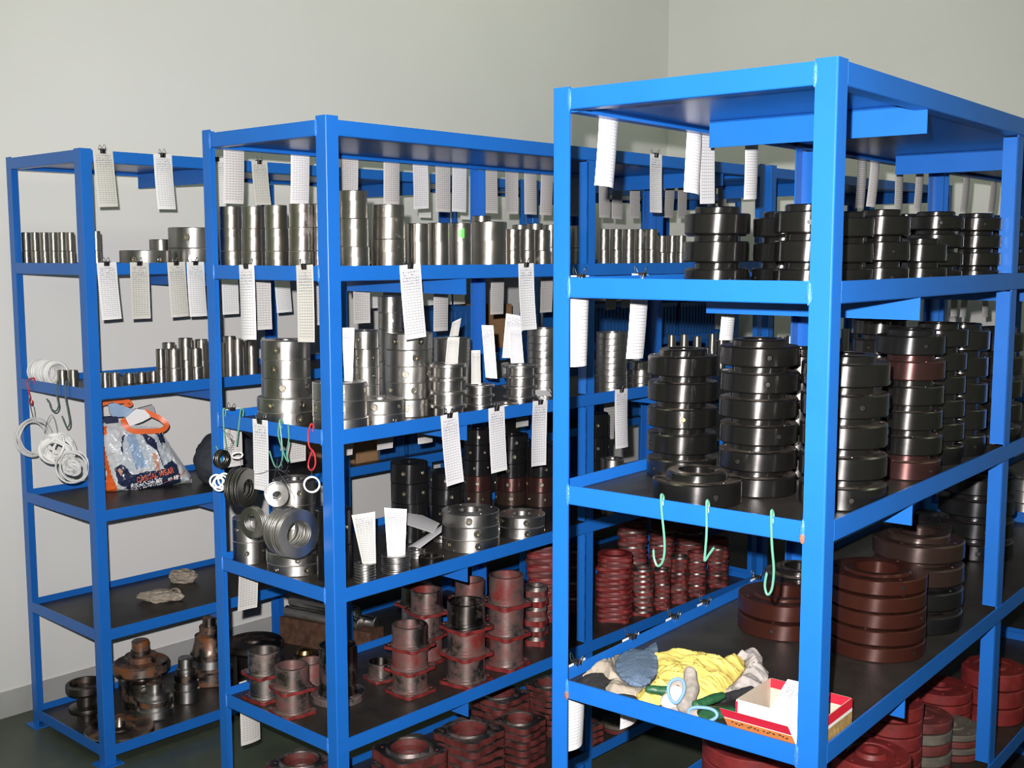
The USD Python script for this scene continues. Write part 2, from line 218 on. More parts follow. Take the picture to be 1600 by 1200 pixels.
CARDS = [
    (0, 0, 'R', 0.0781, 0.1848, 'c', 3, 0.07, 0),
    (0, 0, 'R', 0.2961, 0.187, 'w', 1, 0.07, 0),
    (0, 0, 'R', 0.5098, 0.1832, 'w', 0, 0.07, 0),
    (0, 0, 'R', 0.6905, 0.1595, 'c', 2, 0.07, 0),
    (0, 0, 'R', 1.5133, 0.1872, 'w', 0, 0.07, 0),
    (0, 0, 'R', 1.7532, 0.1899, 'w', 0, 0.07, 0),
    (0, 1, 'R', 0.0757, 0.1886, 'w', 2, 0.07, 0),
    (0, 1, 'R', 0.1945, 0.1914, 'c', 0, 0.07, 0),
    (0, 1, 'R', 0.3341, 0.1905, 'c', 2, 0.07, 0),
    (0, 1, 'R', 0.4104, 0.1912, 'w', 0, 0.07, 0),
    (0, 1, 'R', 0.5481, 0.1897, 'w', 1, 0.07, 0),
    (0, 1, 'R', 0.7765, 0.1912, 'w', 2, 0.07, 0),
    (0, 1, 'R', 1.2417, 0.1903, 'w', 0, 0.07, 0),
    (0, 1, 'R', 1.5345, 0.1894, 'w', 0, 0.07, 0),
    (0, 1, 'R', 1.6291, 0.1897, 'w', 0, 0.07, 0),
    (0, 1, 'R', 1.7108, 0.1896, 'c', 0, 0.07, 0),
    (1, 0, 'L', 0.1091, 0.1921, 'g', 0, 0.07, 0),
    (1, 0, 'L', 0.3467, 0.1845, 'w', 0, 0.07, 0),
    (1, 0, 'L', 0.5412, 0.1782, 'g', 0, 0.07, 0),
    (1, 0, 'L', 0.718, 0.1747, 'g', 0, 0.07, 0),
    (1, 0, 'L', 0.8449, 0.1856, 'w', 4, 0.07, 0),
    (1, 0, 'L', 0.9536, 0.1933, 'g', 0, 0.07, 0),
    (1, 0, 'L', 1.035, 0.1911, 'w', -1, 0.07, 0),
    (1, 0, 'L', 1.1919, 0.1915, 'g', 0, 0.07, 0),
    (1, 0, 'L', 1.3052, 0.1909, 'g', 1, 0.07, 0),
    (1, 0, 'L', 1.4085, 0.1906, 'g', 0, 0.07, 0),
    (1, 0, 'L', 1.5044, 0.1906, 'g', 0, 0.07, 0),
    (1, 0, 'L', 1.6229, 0.1901, 'g', 0, 0.07, 0),
    (1, 0, 'L', 1.686, 0.191, 'g', 0, 0.07, 0),
    (1, 0, 'L', 1.858, 0.192, 'g', 0, 0.07, 0),
    (1, 0, 'L', 1.9478, 0.1951, 'g', -1, 0.07, 0),
    (1, 0, 'L', 2.0668, 0.1898, 'g', 0, 0.07, 0),
    (1, 0, 'L', 2.3237, 0.1812, 'g', 0, 0.07, 0),
    (1, 0, 'L', 2.4173, 0.1818, 'g', 0, 0.07, 0),
    (1, 0, 'L', 2.6551, 0.185, 'g', 0, 0.07, 0),
    (1, 0, 'L', 2.7416, 0.1831, 'g', 0, 0.07, 0),
    (1, 0, 'R', 1.42, 0.1973, 'w', 0, 0.07, 0),
    (1, 1, 'F', 0.2028, 0.2046, 'w', 2, 0.07, 0),
    (1, 1, 'F', 0.4569, 0.199, 'c', 2, 0.07, 0),
    (1, 1, 'R', 0.2777, 0.2014, 'w', 4, 0.078, 0),
    (1, 1, 'R', 0.7519, 0.2, 'w', 1, 0.07, 0),
    (1, 1, 'L', 0.1918, 0.1964, 'g', 0, 0.07, 0),
    (1, 1, 'L', 0.4013, 0.1925, 'g', 0, 0.07, 0),
    (1, 1, 'L', 0.5811, 0.1945, 'g', 0, 0.07, 0),
    (1, 1, 'L', 0.9398, 0.2371, 'g', 0, 0.07, 0),
    (1, 1, 'L', 1.2279, 0.1904, 'g', 0, 0.07, 0),
    (1, 1, 'L', 1.5057, 0.1938, 'g', 0, 0.07, 0),
    (1, 1, 'L', 1.9142, 0.1985, 'g', 0, 0.07, 0),
    (1, 1, 'L', 2.0196, 0.1943, 'g', 0, 0.07, 0),
    (1, 2, 'F', 0.2471, 0.1956, 'w', 1, 0.07, 0),
    (1, 2, 'R', 0.4231, 0.2042, 'w', 4, 0.07, 0),
    (1, 2, 'R', 0.6193, 0.1949, 'w', 2, 0.07, 0),
    (1, 2, 'R', 0.8183, 0.2029, 'w', -3, 0.07, 0),
    (1, 2, 'R', 1.2357, 0.1988, 'w', -1, 0.07, 0),
    (1, 2, 'L', 0.075, 0.1729, 'g', 0, 0.07, 0),
    (1, 2, 'L', 0.3107, 0.1913, 'g', 0, 0.07, 0),
    (1, 2, 'L', 0.505, 0.1987, 'g', 0, 0.07, 0),
    (1, 2, 'L', 0.6786, 0.1977, 'g', 0, 0.07, 0),
    (1, 2, 'L', 0.8553, 0.1977, 'g', 0, 0.07, 0),
    (1, 2, 'L', 1.3653, 0.1989, 'g', 0, 0.07, 0),
    (1, 2, 'L', 1.9044, 0.3128, 'g', 0, 0.07, 0),
    (1, 3, 'L', 0.1241, 0.1962, 'c', -2, 0.07, 0),
    (1, 4, 'L', 0.1111, 0.2003, 'c', 0, 0.07, 0),
    (2, 0, 'L', 0.2033, 0.1795, 'w', -3, 0.07, 0.5),
    (2, 0, 'L', 0.562, 0.1812, 'w', -6, 0.07, 0.6),
    (2, 0, 'L', 0.6142, 0.2002, 'w', 3, 0.07, 0),
    (2, 0, 'L', 0.8425, 0.1813, 'w', 3, 0.07, 0.3),
    (2, 0, 'L', 1.1967, 0.1806, 'g', 0, 0.07, 0.3),
    (2, 0, 'L', 1.5595, 0.1817, 'g', 2, 0.07, 0.3),
    (2, 0, 'L', 1.66, 0.1766, 'g', -3, 0.07, 0.5),
    (2, 0, 'L', 1.8602, 0.1888, 'g', 4, 0.07, 0.3),
    (2, 0, 'L', 2.0518, 0.1771, 'g', 0, 0.07, 0.4),
    (2, 0, 'L', 2.5375, 0.1679, 'g', -2, 0.07, 0.4),
    (2, 0, 'L', 2.87, 0.1586, 'g', -2, 0.07, 0.4),
    (2, 1, 'L', 0.0979, 0.1873, 'w', -1, 0.07, 0.5),
    (2, 1, 'L', 0.3308, 0.1877, 'w', -3, 0.07, 0.3),
    (2, 1, 'L', 0.749, 0.1704, 'w', -3, 0.07, 0.5),
    (2, 1, 'L', 1.5709, 0.1943, 'g', -1, 0.07, 0.4),
    (2, 1, 'L', 2.4496, 0.1819, 'g', 0, 0.07, 0.4),
    (2, 1, 'L', 2.5813, 0.1898, 'g', 0, 0.07, 0.4),
    (2, 1, 'L', 2.8154, 0.1997, 'g', 0, 0.07, 0.4),
    (2, 3, 'L', 0.0938, 0.1907, 'w', 0, 0.07, 0.6),
    (2, 3, 'L', 0.3077, 0.2112, 'w', 0, 0.07, 0.3),
    (2, 3, 'L', 0.4938, 0.184, 'w', 0, 0.07, 0),
    (2, 3, 'L', 0.6431, 0.1927, 'w', 0, 0.07, 0),
    (2, 3, 'L', 0.9253, 0.2002, 'w', 0, 0.07, 0),
]
PT = {
    'yellow': [[-1.4127, 2.0289], [-1.4024, 2.0578], [-1.3544, 2.094], [-1.3186, 2.0935], [-1.2737, 2.108], [-1.2665, 2.14], [-1.2441, 2.1408], [-1.2152, 2.0919], [-1.2017, 2.0384], [-1.1864, 1.9833], [-1.1783, 1.9409], [-1.1848, 1.9061], [-1.1972, 1.8812], [-1.2399, 1.8697], [-1.249, 1.8192], [-1.2579, 1.7956], [-1.2781, 1.7984], [-1.3025, 1.8246], [-1.304, 1.845], [-1.312, 1.8937], [-1.3388, 1.9514], [-1.3763, 1.9912]],
    'denim': [[-1.4387, 1.9355], [-1.4615, 1.9854], [-1.4643, 2.029], [-1.4383, 2.0389], [-1.4501, 2.1029], [-1.4122, 2.0556], [-1.3714, 1.9956], [-1.3426, 1.954], [-1.3216, 1.8965], [-1.3233, 1.8667], [-1.347, 1.8624], [-1.3741, 1.8728], [-1.41, 1.8998]],
    'tan': [[-1.4545, 1.8421], [-1.4628, 1.8892], [-1.4579, 1.9309], [-1.4702, 1.9775], [-1.4673, 1.9932], [-1.4331, 1.928], [-1.4073, 1.8962], [-1.3742, 1.8703], [-1.3908, 1.8636], [-1.3969, 1.8559], [-1.4223, 1.8709], [-1.4488, 1.8712]],
    'tan2': [[-1.3753, 1.8146], [-1.3893, 1.8615], [-1.3721, 1.8675], [-1.3445, 1.859], [-1.3232, 1.8612], [-1.3119, 1.8881], [-1.3052, 1.844], [-1.3074, 1.8288], [-1.3277, 1.8151], [-1.3535, 1.7986]],
    'dark': [[-1.4395, 1.8004], [-1.4466, 1.8372], [-1.4444, 1.8655], [-1.4239, 1.8694], [-1.3952, 1.8516], [-1.3891, 1.857], [-1.3769, 1.8131], [-1.3518, 1.7913], [-1.3288, 1.8065], [-1.3059, 1.8215], [-1.291, 1.8112], [-1.3147, 1.7975], [-1.3585, 1.78]],
    'greyglove': [[-1.3293, 2.1164], [-1.3245, 2.1273], [-1.2802, 2.1124], [-1.2747, 2.1096], [-1.2685, 2.1434], [-1.2767, 2.1699], [-1.2718, 2.1942], [-1.2491, 2.2078], [-1.2266, 2.1885], [-1.2038, 2.1452], [-1.1698, 2.1143], [-1.1532, 2.0817], [-1.1572, 2.0606], [-1.1419, 2.04], [-1.1517, 2.0143], [-1.1639, 1.9812], [-1.1646, 1.9532], [-1.1846, 1.9627], [-1.1841, 1.9854], [-1.1993, 2.0405], [-1.2128, 2.094], [-1.2441, 2.1471], [-1.2695, 2.1451], [-1.2767, 2.1129], [-1.2946, 2.1046], [-1.3168, 2.1028]],
    'cuffA': [[-1.1956, 1.8042, 0.9063], [-1.2014, 1.7939, 0.8743], [-1.2739, 1.8444, 0.8743], [-1.24, 1.8272, 0.8663]],
    'thumb': [[-1.2155, 1.8832, 0.9143], [-1.2002, 1.8659, 0.8903], [-1.1889, 1.8252, 0.8713]],
    'cuffB': [[-1.1327, 1.7993, 0.8763], [-1.1673, 1.8346, 0.8743]],
    'greenA': [[-1.262, 1.8087, 0.8893], [-1.2295, 1.8271, 0.8893]],
    'greenB': [[-1.1569, 1.8207, 0.8843], [-1.1436, 1.884, 0.8843]],
    'darkB': [[-1.159, 1.9153, 0.8663], [-1.1443, 1.9987, 0.8663]],
    'greenpalm': [[-1.1456, 1.8438, 0.8743], [-1.1252, 1.8823, 0.8743], [-1.0777, 1.7882, 0.8743]],
    'box': [[0.4091, 0.0154, 0.9243], [0.4149, 0.1525, 0.9243], [0.5616, 0.1694, 0.9243], [0.5783, 0.0446, 0.9243], [0.4079, -0.0211, 0.9123], [0.5396, -0.0179, 0.9123]],
    'boxcards': [[0.4586, 0.1201, 0.9693], [0.3958, 0.1201, 0.8743], [0.4706, 0.1087, 0.8743]],
    'bag': [[-3.9036, 2.1086, 0.866], [-3.8048, 2.4194, 0.866], [0.1893, 0.2335, 0.866], [0.2849, 0.5452, 0.866]],
    'bagscale': np.float64(0.00239),
    'jacket': [[0.296, 0.572, 0.866]],
    'rags': [[-3.778, 2.1158, 0.4696], [-3.6781, 2.2049, 0.4696], [-3.8244, 2.2349, 0.4696], [-3.7378, 2.2576, 0.4696], [-3.9525, 2.3731, 0.4696], [-4.049, 2.4848, 0.4696], [-3.9084, 2.4485, 0.4696], [-3.8874, 2.3837, 0.4696]],
    'hubs': [('h1', [-3.8841, 1.9512, 0.0448]), ('h2', [-3.6146, 1.9675, 0.0448]), ('h3', [-3.8643, 2.1958, 0.0448]), ('h4', [-3.7379, 2.1769, 0.0448]), ('h5', [-3.7722, 2.3291, 0.0448]), ('h6', [-3.8542, 2.4505, 0.0448]), ('h0', [-3.9322, 2.152, 0.0448])],
    'hook3': [[[-1.2117, 1.7659, 1.2842], [-1.2085, 1.7661, 1.2614], [-1.2022, 1.7664, 1.2132], [-1.2017, 1.7664, 1.1825], [-1.207, 1.7662, 1.1631], [-1.2167, 1.7656, 1.1564], [-1.224, 1.7652, 1.1701], [-1.2256, 1.7652, 1.186]], [[-1.1152, 1.7711, 1.2841], [-1.113, 1.7713, 1.239], [-1.1149, 1.7712, 1.2028], [-1.1159, 1.7711, 1.1834], [-1.1069, 1.7716, 1.1969], [-1.0966, 1.7721, 1.2117]], [[-0.9869, 1.7781, 1.2835], [-0.9832, 1.7783, 1.2358], [-0.9784, 1.7786, 1.1905], [-0.9811, 1.7784, 1.1552], [-0.9894, 1.778, 1.1432], [-0.9948, 1.7777, 1.1585], [-0.9917, 1.7778, 1.1823]]],
    'hook2': [[[-2.77, 1.8559, 1.299], [-2.7665, 1.8559, 1.2514], [-2.7564, 1.8559, 1.1839], [-2.766, 1.8559, 1.1606], [-2.7856, 1.856, 1.1598], [-2.7931, 1.856, 1.1797], [-2.8084, 1.856, 1.1977]], [[-2.6844, 1.8557, 1.3068], [-2.6946, 1.8557, 1.2635], [-2.7069, 1.8557, 1.2114]], [[-2.5064, 1.8552, 1.2939], [-2.5118, 1.8552, 1.2725], [-2.5082, 1.8552, 1.2497], [-2.4843, 1.8551, 1.206], [-2.4698, 1.8551, 1.1939], [-2.4764, 1.8551, 1.2162], [-2.4661, 1.8551, 1.2542], [-2.4675, 1.8551, 1.2963]], [[-2.5065, 1.8552, 1.2916], [-2.4977, 1.8552, 1.2462], [-2.4956, 1.8552, 1.2047], [-2.5079, 1.8552, 1.1776], [-2.5271, 1.8552, 1.1729], [-2.5418, 1.8553, 1.1899], [-2.5524, 1.8553, 1.2131]], [[-2.3731, 1.8548, 1.2957], [-2.383, 1.8548, 1.2767], [-2.379, 1.8548, 1.2455], [-2.3596, 1.8548, 1.2297], [-2.3548, 1.8548, 1.2032], [-2.3682, 1.8548, 1.1835], [-2.3838, 1.8548, 1.1883], [-2.3817, 1.8548, 1.209], [-2.365, 1.8548, 1.238]]],
    'c2': [[-2.7165, 1.8138, 1.1224], [-2.6428, 1.8136, 1.1072], [-2.4613, 1.8131, 1.1158], [-2.4096, 1.8129, 1.0204], [-2.5487, 1.8133, 1.0214], [-2.317, 1.8127, 1.1581], [-2.6517, 1.8136, 1.1919], [-2.7222, 1.8138, 1.174]],
    'hook1': [[[-3.9524, 1.8676, 1.3045], [-3.9875, 1.868, 1.302], [-3.9873, 1.868, 1.2755], [-3.9736, 1.8678, 1.2446], [-3.9825, 1.8679, 1.2255], [-3.9614, 1.8677, 1.2182], [-3.955, 1.8676, 1.2325]], [[-3.7657, 1.8657, 1.3058], [-3.7671, 1.8657, 1.2616], [-3.7607, 1.8657, 1.2313], [-3.7841, 1.8659, 1.2106], [-3.8163, 1.8662, 1.2175], [-3.8284, 1.8663, 1.2387], [-3.8457, 1.8665, 1.2471]], [[-3.704, 1.8651, 1.3082], [-3.7078, 1.8651, 1.2665], [-3.6954, 1.865, 1.2239], [-3.6858, 1.8649, 1.1811], [-3.7057, 1.8651, 1.1616], [-3.7267, 1.8653, 1.1815], [-3.7389, 1.8654, 1.198]]],
    'c1': [[-3.911, 1.8452, 1.1094], [-3.7415, 1.8435, 1.0899], [-3.6344, 1.8424, 1.0391]],
    'roll': [[-0.0645, 0.0346, 1.2798], [0.1423, 0.0799, 1.2798]],
    'crates': [(3, 'box', 1.2383, 1.3762, 0.0735), (3, 'bin', 1.3617, 1.5273, 0.0685), (3, 'bin', 1.5388, 1.7819, 0.0541), (2, 'bin', 1.8208, 1.9655, 0.2276), (2, 'box', 2.0988, 2.1963, 0.2283), (2, 'bin', 2.2051, 2.278, 0.1513), (2, 'bin', 2.8403, 3.2115, 0.2068), (2, 'bin', 3.2406, 3.593, 0.1946), (2, 'bin', 3.6182, 4.0449, 0.189), (3, 'bin', 2.8841, 3.3116, -0.0084), (3, 'bin', 3.3588, 3.5572, 0.0081)],
    'SC': [([[-2.3956, 1.9904, 1.4037], [-2.3789, 2.0053, 1.4037], [-2.4114, 1.9978, 1.5477], [-2.3858, 2.0209, 1.5477]], 'w', 2, 532), ([[-2.3895, 2.3661, 1.4226], [-2.3618, 2.391, 1.4225], [-2.3895, 2.3782, 1.5029], [-2.3639, 2.4012, 1.5029]], 'c', 2, 700), ([[-2.5417, 2.5364, 1.4892], [-2.5209, 2.5554, 1.491], [-2.5376, 2.5467, 1.5336], [-2.5182, 2.5662, 1.5467]], 'c', 2, 707), ([[-2.3904, 2.4771, 1.3561], [-2.3686, 2.4967, 1.356], [-2.3979, 2.4856, 1.4568], [-2.3777, 2.5039, 1.4578]], 'c', 2, 750), ([[-2.3747, 2.5239, 1.373], [-2.348, 2.5474, 1.3694], [-2.3959, 2.5286, 1.5313], [-2.3689, 2.5528, 1.5302]], 'w', 2, 750), ([[-2.4189, 2.6868, 1.4023], [-2.3879, 2.7148, 1.403], [-2.4328, 2.6913, 1.515], [-2.4031, 2.7181, 1.5157]], 'w', 2, 812), ([[-2.4553, 2.686, 1.4173], [-2.42, 2.7176, 1.4165], [-2.4563, 2.7063, 1.5581], [-2.4117, 2.7448, 1.5476]], 'w', 2, 812), ([[-2.366, 2.0181, 0.9003], [-2.3381, 2.0432, 0.9003], [-2.3979, 2.0094, 1.0327], [-2.3504, 2.0536, 1.0425]], 'c', 3, 571), ([[-2.387, 2.1293, 0.8914], [-2.35, 2.1625, 0.8913], [-2.4047, 2.1346, 1.0323], [-2.3562, 2.1775, 1.0282]], 'w', 3, 619)],
    'FC': [[[-2.3866, 2.2067, 0.9069], [-2.35, 2.2175, 0.9069], [-2.4639, 2.4226, 0.9219], [-2.3998, 2.3564, 0.9219]], [[-2.4046, 2.3282, 0.9219], [-2.4824, 2.4316, 0.9219], [-2.498, 2.3078, 0.9369], [-2.6417, 2.4383, 0.9469]], [[-2.3685, 2.7493, 1.2936], [-2.34, 2.7948, 1.2936], [-2.5125, 2.9073, 1.3486], [-2.4977, 2.9203, 1.3486]], [[-2.442, 2.8552, 1.3186], [-2.3471, 2.8032, 1.3036], [-2.7109, 3.1174, 1.3786], [-2.5336, 2.9407, 1.3686]]],
}

# ------------------------------------------------------------------ materials
MATS = {}
def mat(name, nodes, links, surface='p.BSDF'):
    MATS[name] = usdkit.material(stage, '/World/Looks/' + name, nodes, links, surface=surface)
def plain(name, color, rough=0.5, metallic=0.0, var=0.12, scale=25.0, bump=0.0, bscale=200.0, coat=0.0, spec=0.5):
    c = np.array(color)
    n = {'g': ('geometry', {}), 'n': ('noise_texture', {'scale': scale, 'detail': 4.0, 'roughness': 0.6}),
         'r': ('rgb_ramp', {'ramp': [(0.3, tuple(c * (1 - var))), (0.7, tuple(np.minimum(c * (1 + var), 1)))]}),
         'p': ('principled_bsdf', {'roughness': rough, 'metallic': metallic, 'coat_weight': coat, 'specular_ior_level': spec})}
    l = [('g.position', 'n.vector'), ('n.fac', 'r.fac'), ('r.color', 'p.base_color')]
    if bump:
        n['b'] = ('noise_texture', {'scale': bscale, 'detail': 3.0}); n['bm'] = ('bump', {'strength': bump, 'distance': 0.002})
        l += [('g.position', 'b.vector'), ('b.fac', 'bm.height'), ('bm.normal', 'p.normal')]
    mat(name, n, l)
def metal(name, color, rough, metallic=1.0, aniso=0.75, dust=0.0, dustcol=(0.22, 0.155, 0.11), spots=None, var=0.2, spotscale=14.0, lo=0.5, hi=0.62):
    """turned steel: brushed around its axis; optional rust or paint spots and dust lying on the upward faces"""
    c = np.array(color)
    n = {'g': ('geometry', {}), 't': ('texture_coordinate', {}), 'o': ('object_info', {}),
         'xy': ('vector_math', {'math_type': 'multiply', 'vector2': (1, 1, 0)}), 'nx': ('vector_math', {'math_type': 'normalize'}),
         'ad': ('vector_math', {'math_type': 'add', 'vector2': (0, 0, 1)}), 'tw': ('vector_transform', {'transform_type': 'vector', 'convert_from': 'object', 'convert_to': 'world'}),
         'm': ('mapping', {'scale': (12.0, 12.0, 260.0)}), 'n': ('noise_texture', {'scale': 1.0, 'detail': 3.0}),
         'n2': ('noise_texture', {'scale': 9.0, 'detail': 5.0, 'roughness': 0.65}),
         'mx': ('math', {'math_type': 'multiply_add', 'value2': 0.35, 'value3': 0.33}),
         'mm': ('math', {'math_type': 'multiply_add', 'value2': 0.65}),
         'r': ('rgb_ramp', {'ramp': [(0.25, tuple(c * (1 - var))), (0.8, tuple(np.minimum(c * (1 + var), 1)))]}),
         'rr': ('map_range', {'from_min': 0.3, 'from_max': 0.7, 'to_min': rough * 0.8, 'to_max': rough * 1.3}),
         'p': ('principled_bsdf', {'metallic': metallic, 'anisotropic': aniso})}
    l = [('t.object', 'xy.vector1'), ('xy.vector', 'nx.vector1'), ('nx.vector', 'ad.vector1'), ('ad.vector', 'tw.vector'), ('tw.vector', 'p.tangent'),
         ('t.object', 'm.vector'), ('m.vector', 'n.vector'), ('g.position', 'n2.vector'), ('n2.fac', 'mm.value1'), ('n.fac', 'mx.value1'), ('mx.value', 'mm.value3'),
         ('n2.fac', 'rr.value'), ('mm.value', 'r.fac')]
    col, rg, mt = 'r.color', 'rr.result', None
    if spots is not None:
        n['s'] = ('noise_texture', {'scale': spotscale, 'detail': 6.0, 'roughness': 0.7}); n['sr'] = ('rgb_ramp', {'ramp': [(lo, (0, 0, 0)), (hi, (1, 1, 1))]})
        n['sm'] = ('mix_color', {'b': spots}); n['rm'] = ('mix_float', {'b': 0.52}); n['m1'] = ('mix_float', {'a': metallic, 'b': 0.0})
        l += [('g.position', 's.vector'), ('s.fac', 'sr.fac'), ('sr.color', 'sm.fac'), (col, 'sm.a'), ('sr.color', 'rm.fac'), (rg, 'rm.a'), ('sr.color', 'm1.fac')]
        col, rg, mt = 'sm.result', 'rm.result', 'm1.result'
    if dust:
        n['sx'] = ('separate_xyz', {}); n['d'] = ('noise_texture', {'scale': 30.0, 'detail': 4.0})
        n['dr'] = ('map_range', {'from_min': 0.8, 'from_max': 1.0, 'to_min': 0.0, 'to_max': 1.0, 'clamp': True})
        n['d2'] = ('map_range', {'from_min': 0.35, 'from_max': 0.6, 'to_min': 0.0, 'to_max': dust, 'clamp': True})
        n['dm'] = ('math', {'math_type': 'multiply'}); n['dc'] = ('mix_color', {'b': dustcol}); n['drg'] = ('mix_float', {'b': 0.85}); n['dmt'] = ('mix_float', {'a': metallic, 'b': 0.0})
        l += [('g.normal', 'sx.vector'), ('sx.z', 'dr.value'), ('g.position', 'd.vector'), ('d.fac', 'd2.value'), ('dr.result', 'dm.value1'), ('d2.result', 'dm.value2'),
              ('dm.value', 'dc.fac'), (col, 'dc.a'), ('dm.value', 'drg.fac'), (rg, 'drg.a'), ('dm.value', 'dmt.fac')]
        if mt: l.append((mt, 'dmt.a'))
        col, rg, mt = 'dc.result', 'drg.result', 'dmt.result'
    l += [(col, 'p.base_color'), (rg, 'p.roughness')]
    if mt: l.append((mt, 'p.metallic'))
    mat(name, n, l)

plain('blue_paint', (0.010, 0.130, 0.50), 0.36, var=0.05, scale=6.0, bump=0.05, bscale=90.0)
plain('blue_panel', (0.007, 0.105, 0.42), 0.3, var=0.06, scale=6.0)
plain('weld_metal', (0.04, 0.19, 0.62), 0.22, var=0.3, scale=300.0, bump=0.5, bscale=400.0)
plain('rust_chip', (0.30, 0.12, 0.07), 0.8, var=0.5, scale=300.0)
plain('rubber_mat', (0.026, 0.023, 0.020), 0.45, var=0.35, scale=12.0, bump=0.25, bscale=260.0)
plain('wall_paint', (0.79, 0.79, 0.76), 0.75, var=0.02, scale=1.3, bump=0.04, bscale=60.0, spec=0.3)
plain('ceiling_paint', (0.78, 0.78, 0.76), 0.8, var=0.02)
plain('base_paint', (0.42, 0.42, 0.41), 0.6, var=0.08, scale=5.0)
plain('floor_paint', (0.060, 0.072, 0.050), 0.38, var=0.22, scale=4.0, bump=0.1, bscale=40.0)
plain('lamp_housing', (0.8, 0.8, 0.8), 0.4)
plain('clip_black', (0.012, 0.012, 0.013), 0.3)
plain('clip_wire', (0.72, 0.70, 0.68), 0.2, metallic=1.0)
plain('hole_dark', (0.01, 0.009, 0.008), 0.5)
plain('brass', (0.52, 0.33, 0.12), 0.32, metallic=1.0)
plain('screw_steel', (0.60, 0.55, 0.45), 0.25, metallic=1.0, var=0.3)
metal('steel', (0.43, 0.415, 0.395), 0.40, aniso=0.6, var=0.12)
metal('steel_dull', (0.38, 0.37, 0.355), 0.40, aniso=0.6)
metal('steel_warm', (0.41, 0.385, 0.35), 0.40, aniso=0.6, var=0.12, spots=(0.12, 0.09, 0.06), spotscale=10.0, lo=0.62, hi=0.8)
metal('steel_dark', (0.17, 0.165, 0.155), 0.36, aniso=0.6)
metal('black_oxide', (0.058, 0.056, 0.054), 0.24, 0.92, aniso=0.75, dust=0.5)
metal('black_dark', (0.03, 0.03, 0.031), 0.3, 0.8, dust=0.3)
metal('black_gloss', (0.03, 0.03, 0.032), 0.22, 0.8)
metal('brown_oxide', (0.042, 0.012, 0.008), 0.3, 0.4, dust=0.06)
metal('brown_steel', (0.07, 0.033, 0.03), 0.33, 0.8, dust=0.45)
metal('dusk_oxide', (0.034, 0.020, 0.016), 0.36, 0.5, dust=0.12)
metal('red_worn', (0.20, 0.165, 0.15), 0.38, spots=(0.15, 0.02, 0.017), spotscale=7.0, lo=0.40, hi=0.62, aniso=0.5)
metal('grey_worn', (0.24, 0.215, 0.20), 0.45, spots=(0.13, 0.05, 0.04), spotscale=12.0, lo=0.5, hi=0.72, aniso=0.4)
metal('dark_worn', (0.11, 0.10, 0.09), 0.38, spots=(0.10, 0.045, 0.04), spotscale=9.0, lo=0.5, hi=0.7)
metal('rusty', (0.16, 0.14, 0.125), 0.34, spots=(0.22, 0.07, 0.016), spotscale=9.0, lo=0.48, hi=0.62, aniso=0.4)
metal('rusty_dark', (0.10, 0.09, 0.085), 0.4, spots=(0.14, 0.05, 0.02), spotscale=14.0, lo=0.52, hi=0.72, aniso=0.4)
plain('red_primer', (0.16, 0.016, 0.015), 0.52, var=0.3, scale=30.0, bump=0.2, bscale=120.0)
plain('red_dusty', (0.11, 0.021, 0.018), 0.6, var=0.45, scale=22.0, bump=0.2, bscale=120.0)
plain('grey_primer', (0.10, 0.088, 0.07), 0.6, var=0.35, scale=25.0)
plain('hook_green', (0.10, 0.28, 0.20), 0.4, var=0.08)
plain('hook_dark', (0.08, 0.12, 0.12), 0.5)
plain('hook_red', (0.55, 0.03, 0.05), 0.4)
plain('hook_tip', (0.55, 0.55, 0.5), 0.3, metallic=1.0)
plain('white_plastic', (0.80, 0.80, 0.79), 0.4, var=0.04)
plain('grey_rope', (0.62, 0.62, 0.62), 0.55, var=0.12, scale=80.0)
plain('wire_grey', (0.18, 0.17, 0.17), 0.4, metallic=0.8)
plain('cardboard', (0.30, 0.17, 0.085), 0.8, var=0.12)
plain('bin_blue', (0.012, 0.10, 0.33), 0.35, var=0.1)
plain('timber', (0.105, 0.052, 0.03), 0.7, var=0.45, scale=40.0, bump=0.3, bscale=150.0)
plain('cloth_yellow', (0.80, 0.63, 0.16), 0.85, var=0.14, scale=22.0, bump=0.25, bscale=700.0, spec=0.2)
plain('cloth_denim', (0.12, 0.175, 0.26), 0.9, var=0.35, scale=350.0, bump=0.3, bscale=900.0, spec=0.2)
plain('cloth_tan', (0.33, 0.285, 0.23), 0.9, var=0.25, scale=35.0, bump=0.3, bscale=700.0, spec=0.2)
plain('cloth_grey', (0.42, 0.385, 0.36), 0.9, var=0.22, scale=30.0, bump=0.3, bscale=700.0, spec=0.2)
plain('cloth_black', (0.018, 0.018, 0.02), 0.85, var=0.3, bump=0.3, bscale=600.0)
plain('glove_white', (0.62, 0.57, 0.53), 0.85, var=0.22, scale=40.0, bump=0.3, bscale=900.0, spec=0.2)
plain('glove_grey', (0.30, 0.27, 0.24), 0.8, var=0.35, scale=40.0, spec=0.3)
plain('glove_green', (0.018, 0.085, 0.035), 0.42, var=0.3, scale=60.0, bump=0.2, bscale=500.0)
plain('hem_blue', (0.16, 0.30, 0.52), 0.8, var=0.1)
plain('box_white', (0.82, 0.81, 0.79), 0.5, var=0.03)
plain('box_inner', (0.50, 0.42, 0.33), 0.7, var=0.08)
plain('print_red', (0.70, 0.02, 0.04), 0.3, var=0.06)
plain('print_orange', (0.78, 0.24, 0.02), 0.3, var=0.08)
plain('print_tan', (0.42, 0.26, 0.08), 0.35, var=0.35, scale=90.0)
plain('ink', (0.03, 0.03, 0.035), 0.6)
plain('bag_white', (0.62, 0.65, 0.67), 0.25, var=0.05, scale=20.0)
plain('bag_grey', (0.36, 0.37, 0.38), 0.3, var=0.08)
plain('bag_orange', (0.78, 0.13, 0.02), 0.35, var=0.1)
plain('print_navy', (0.022, 0.032, 0.075), 0.25, var=0.3, scale=60.0)
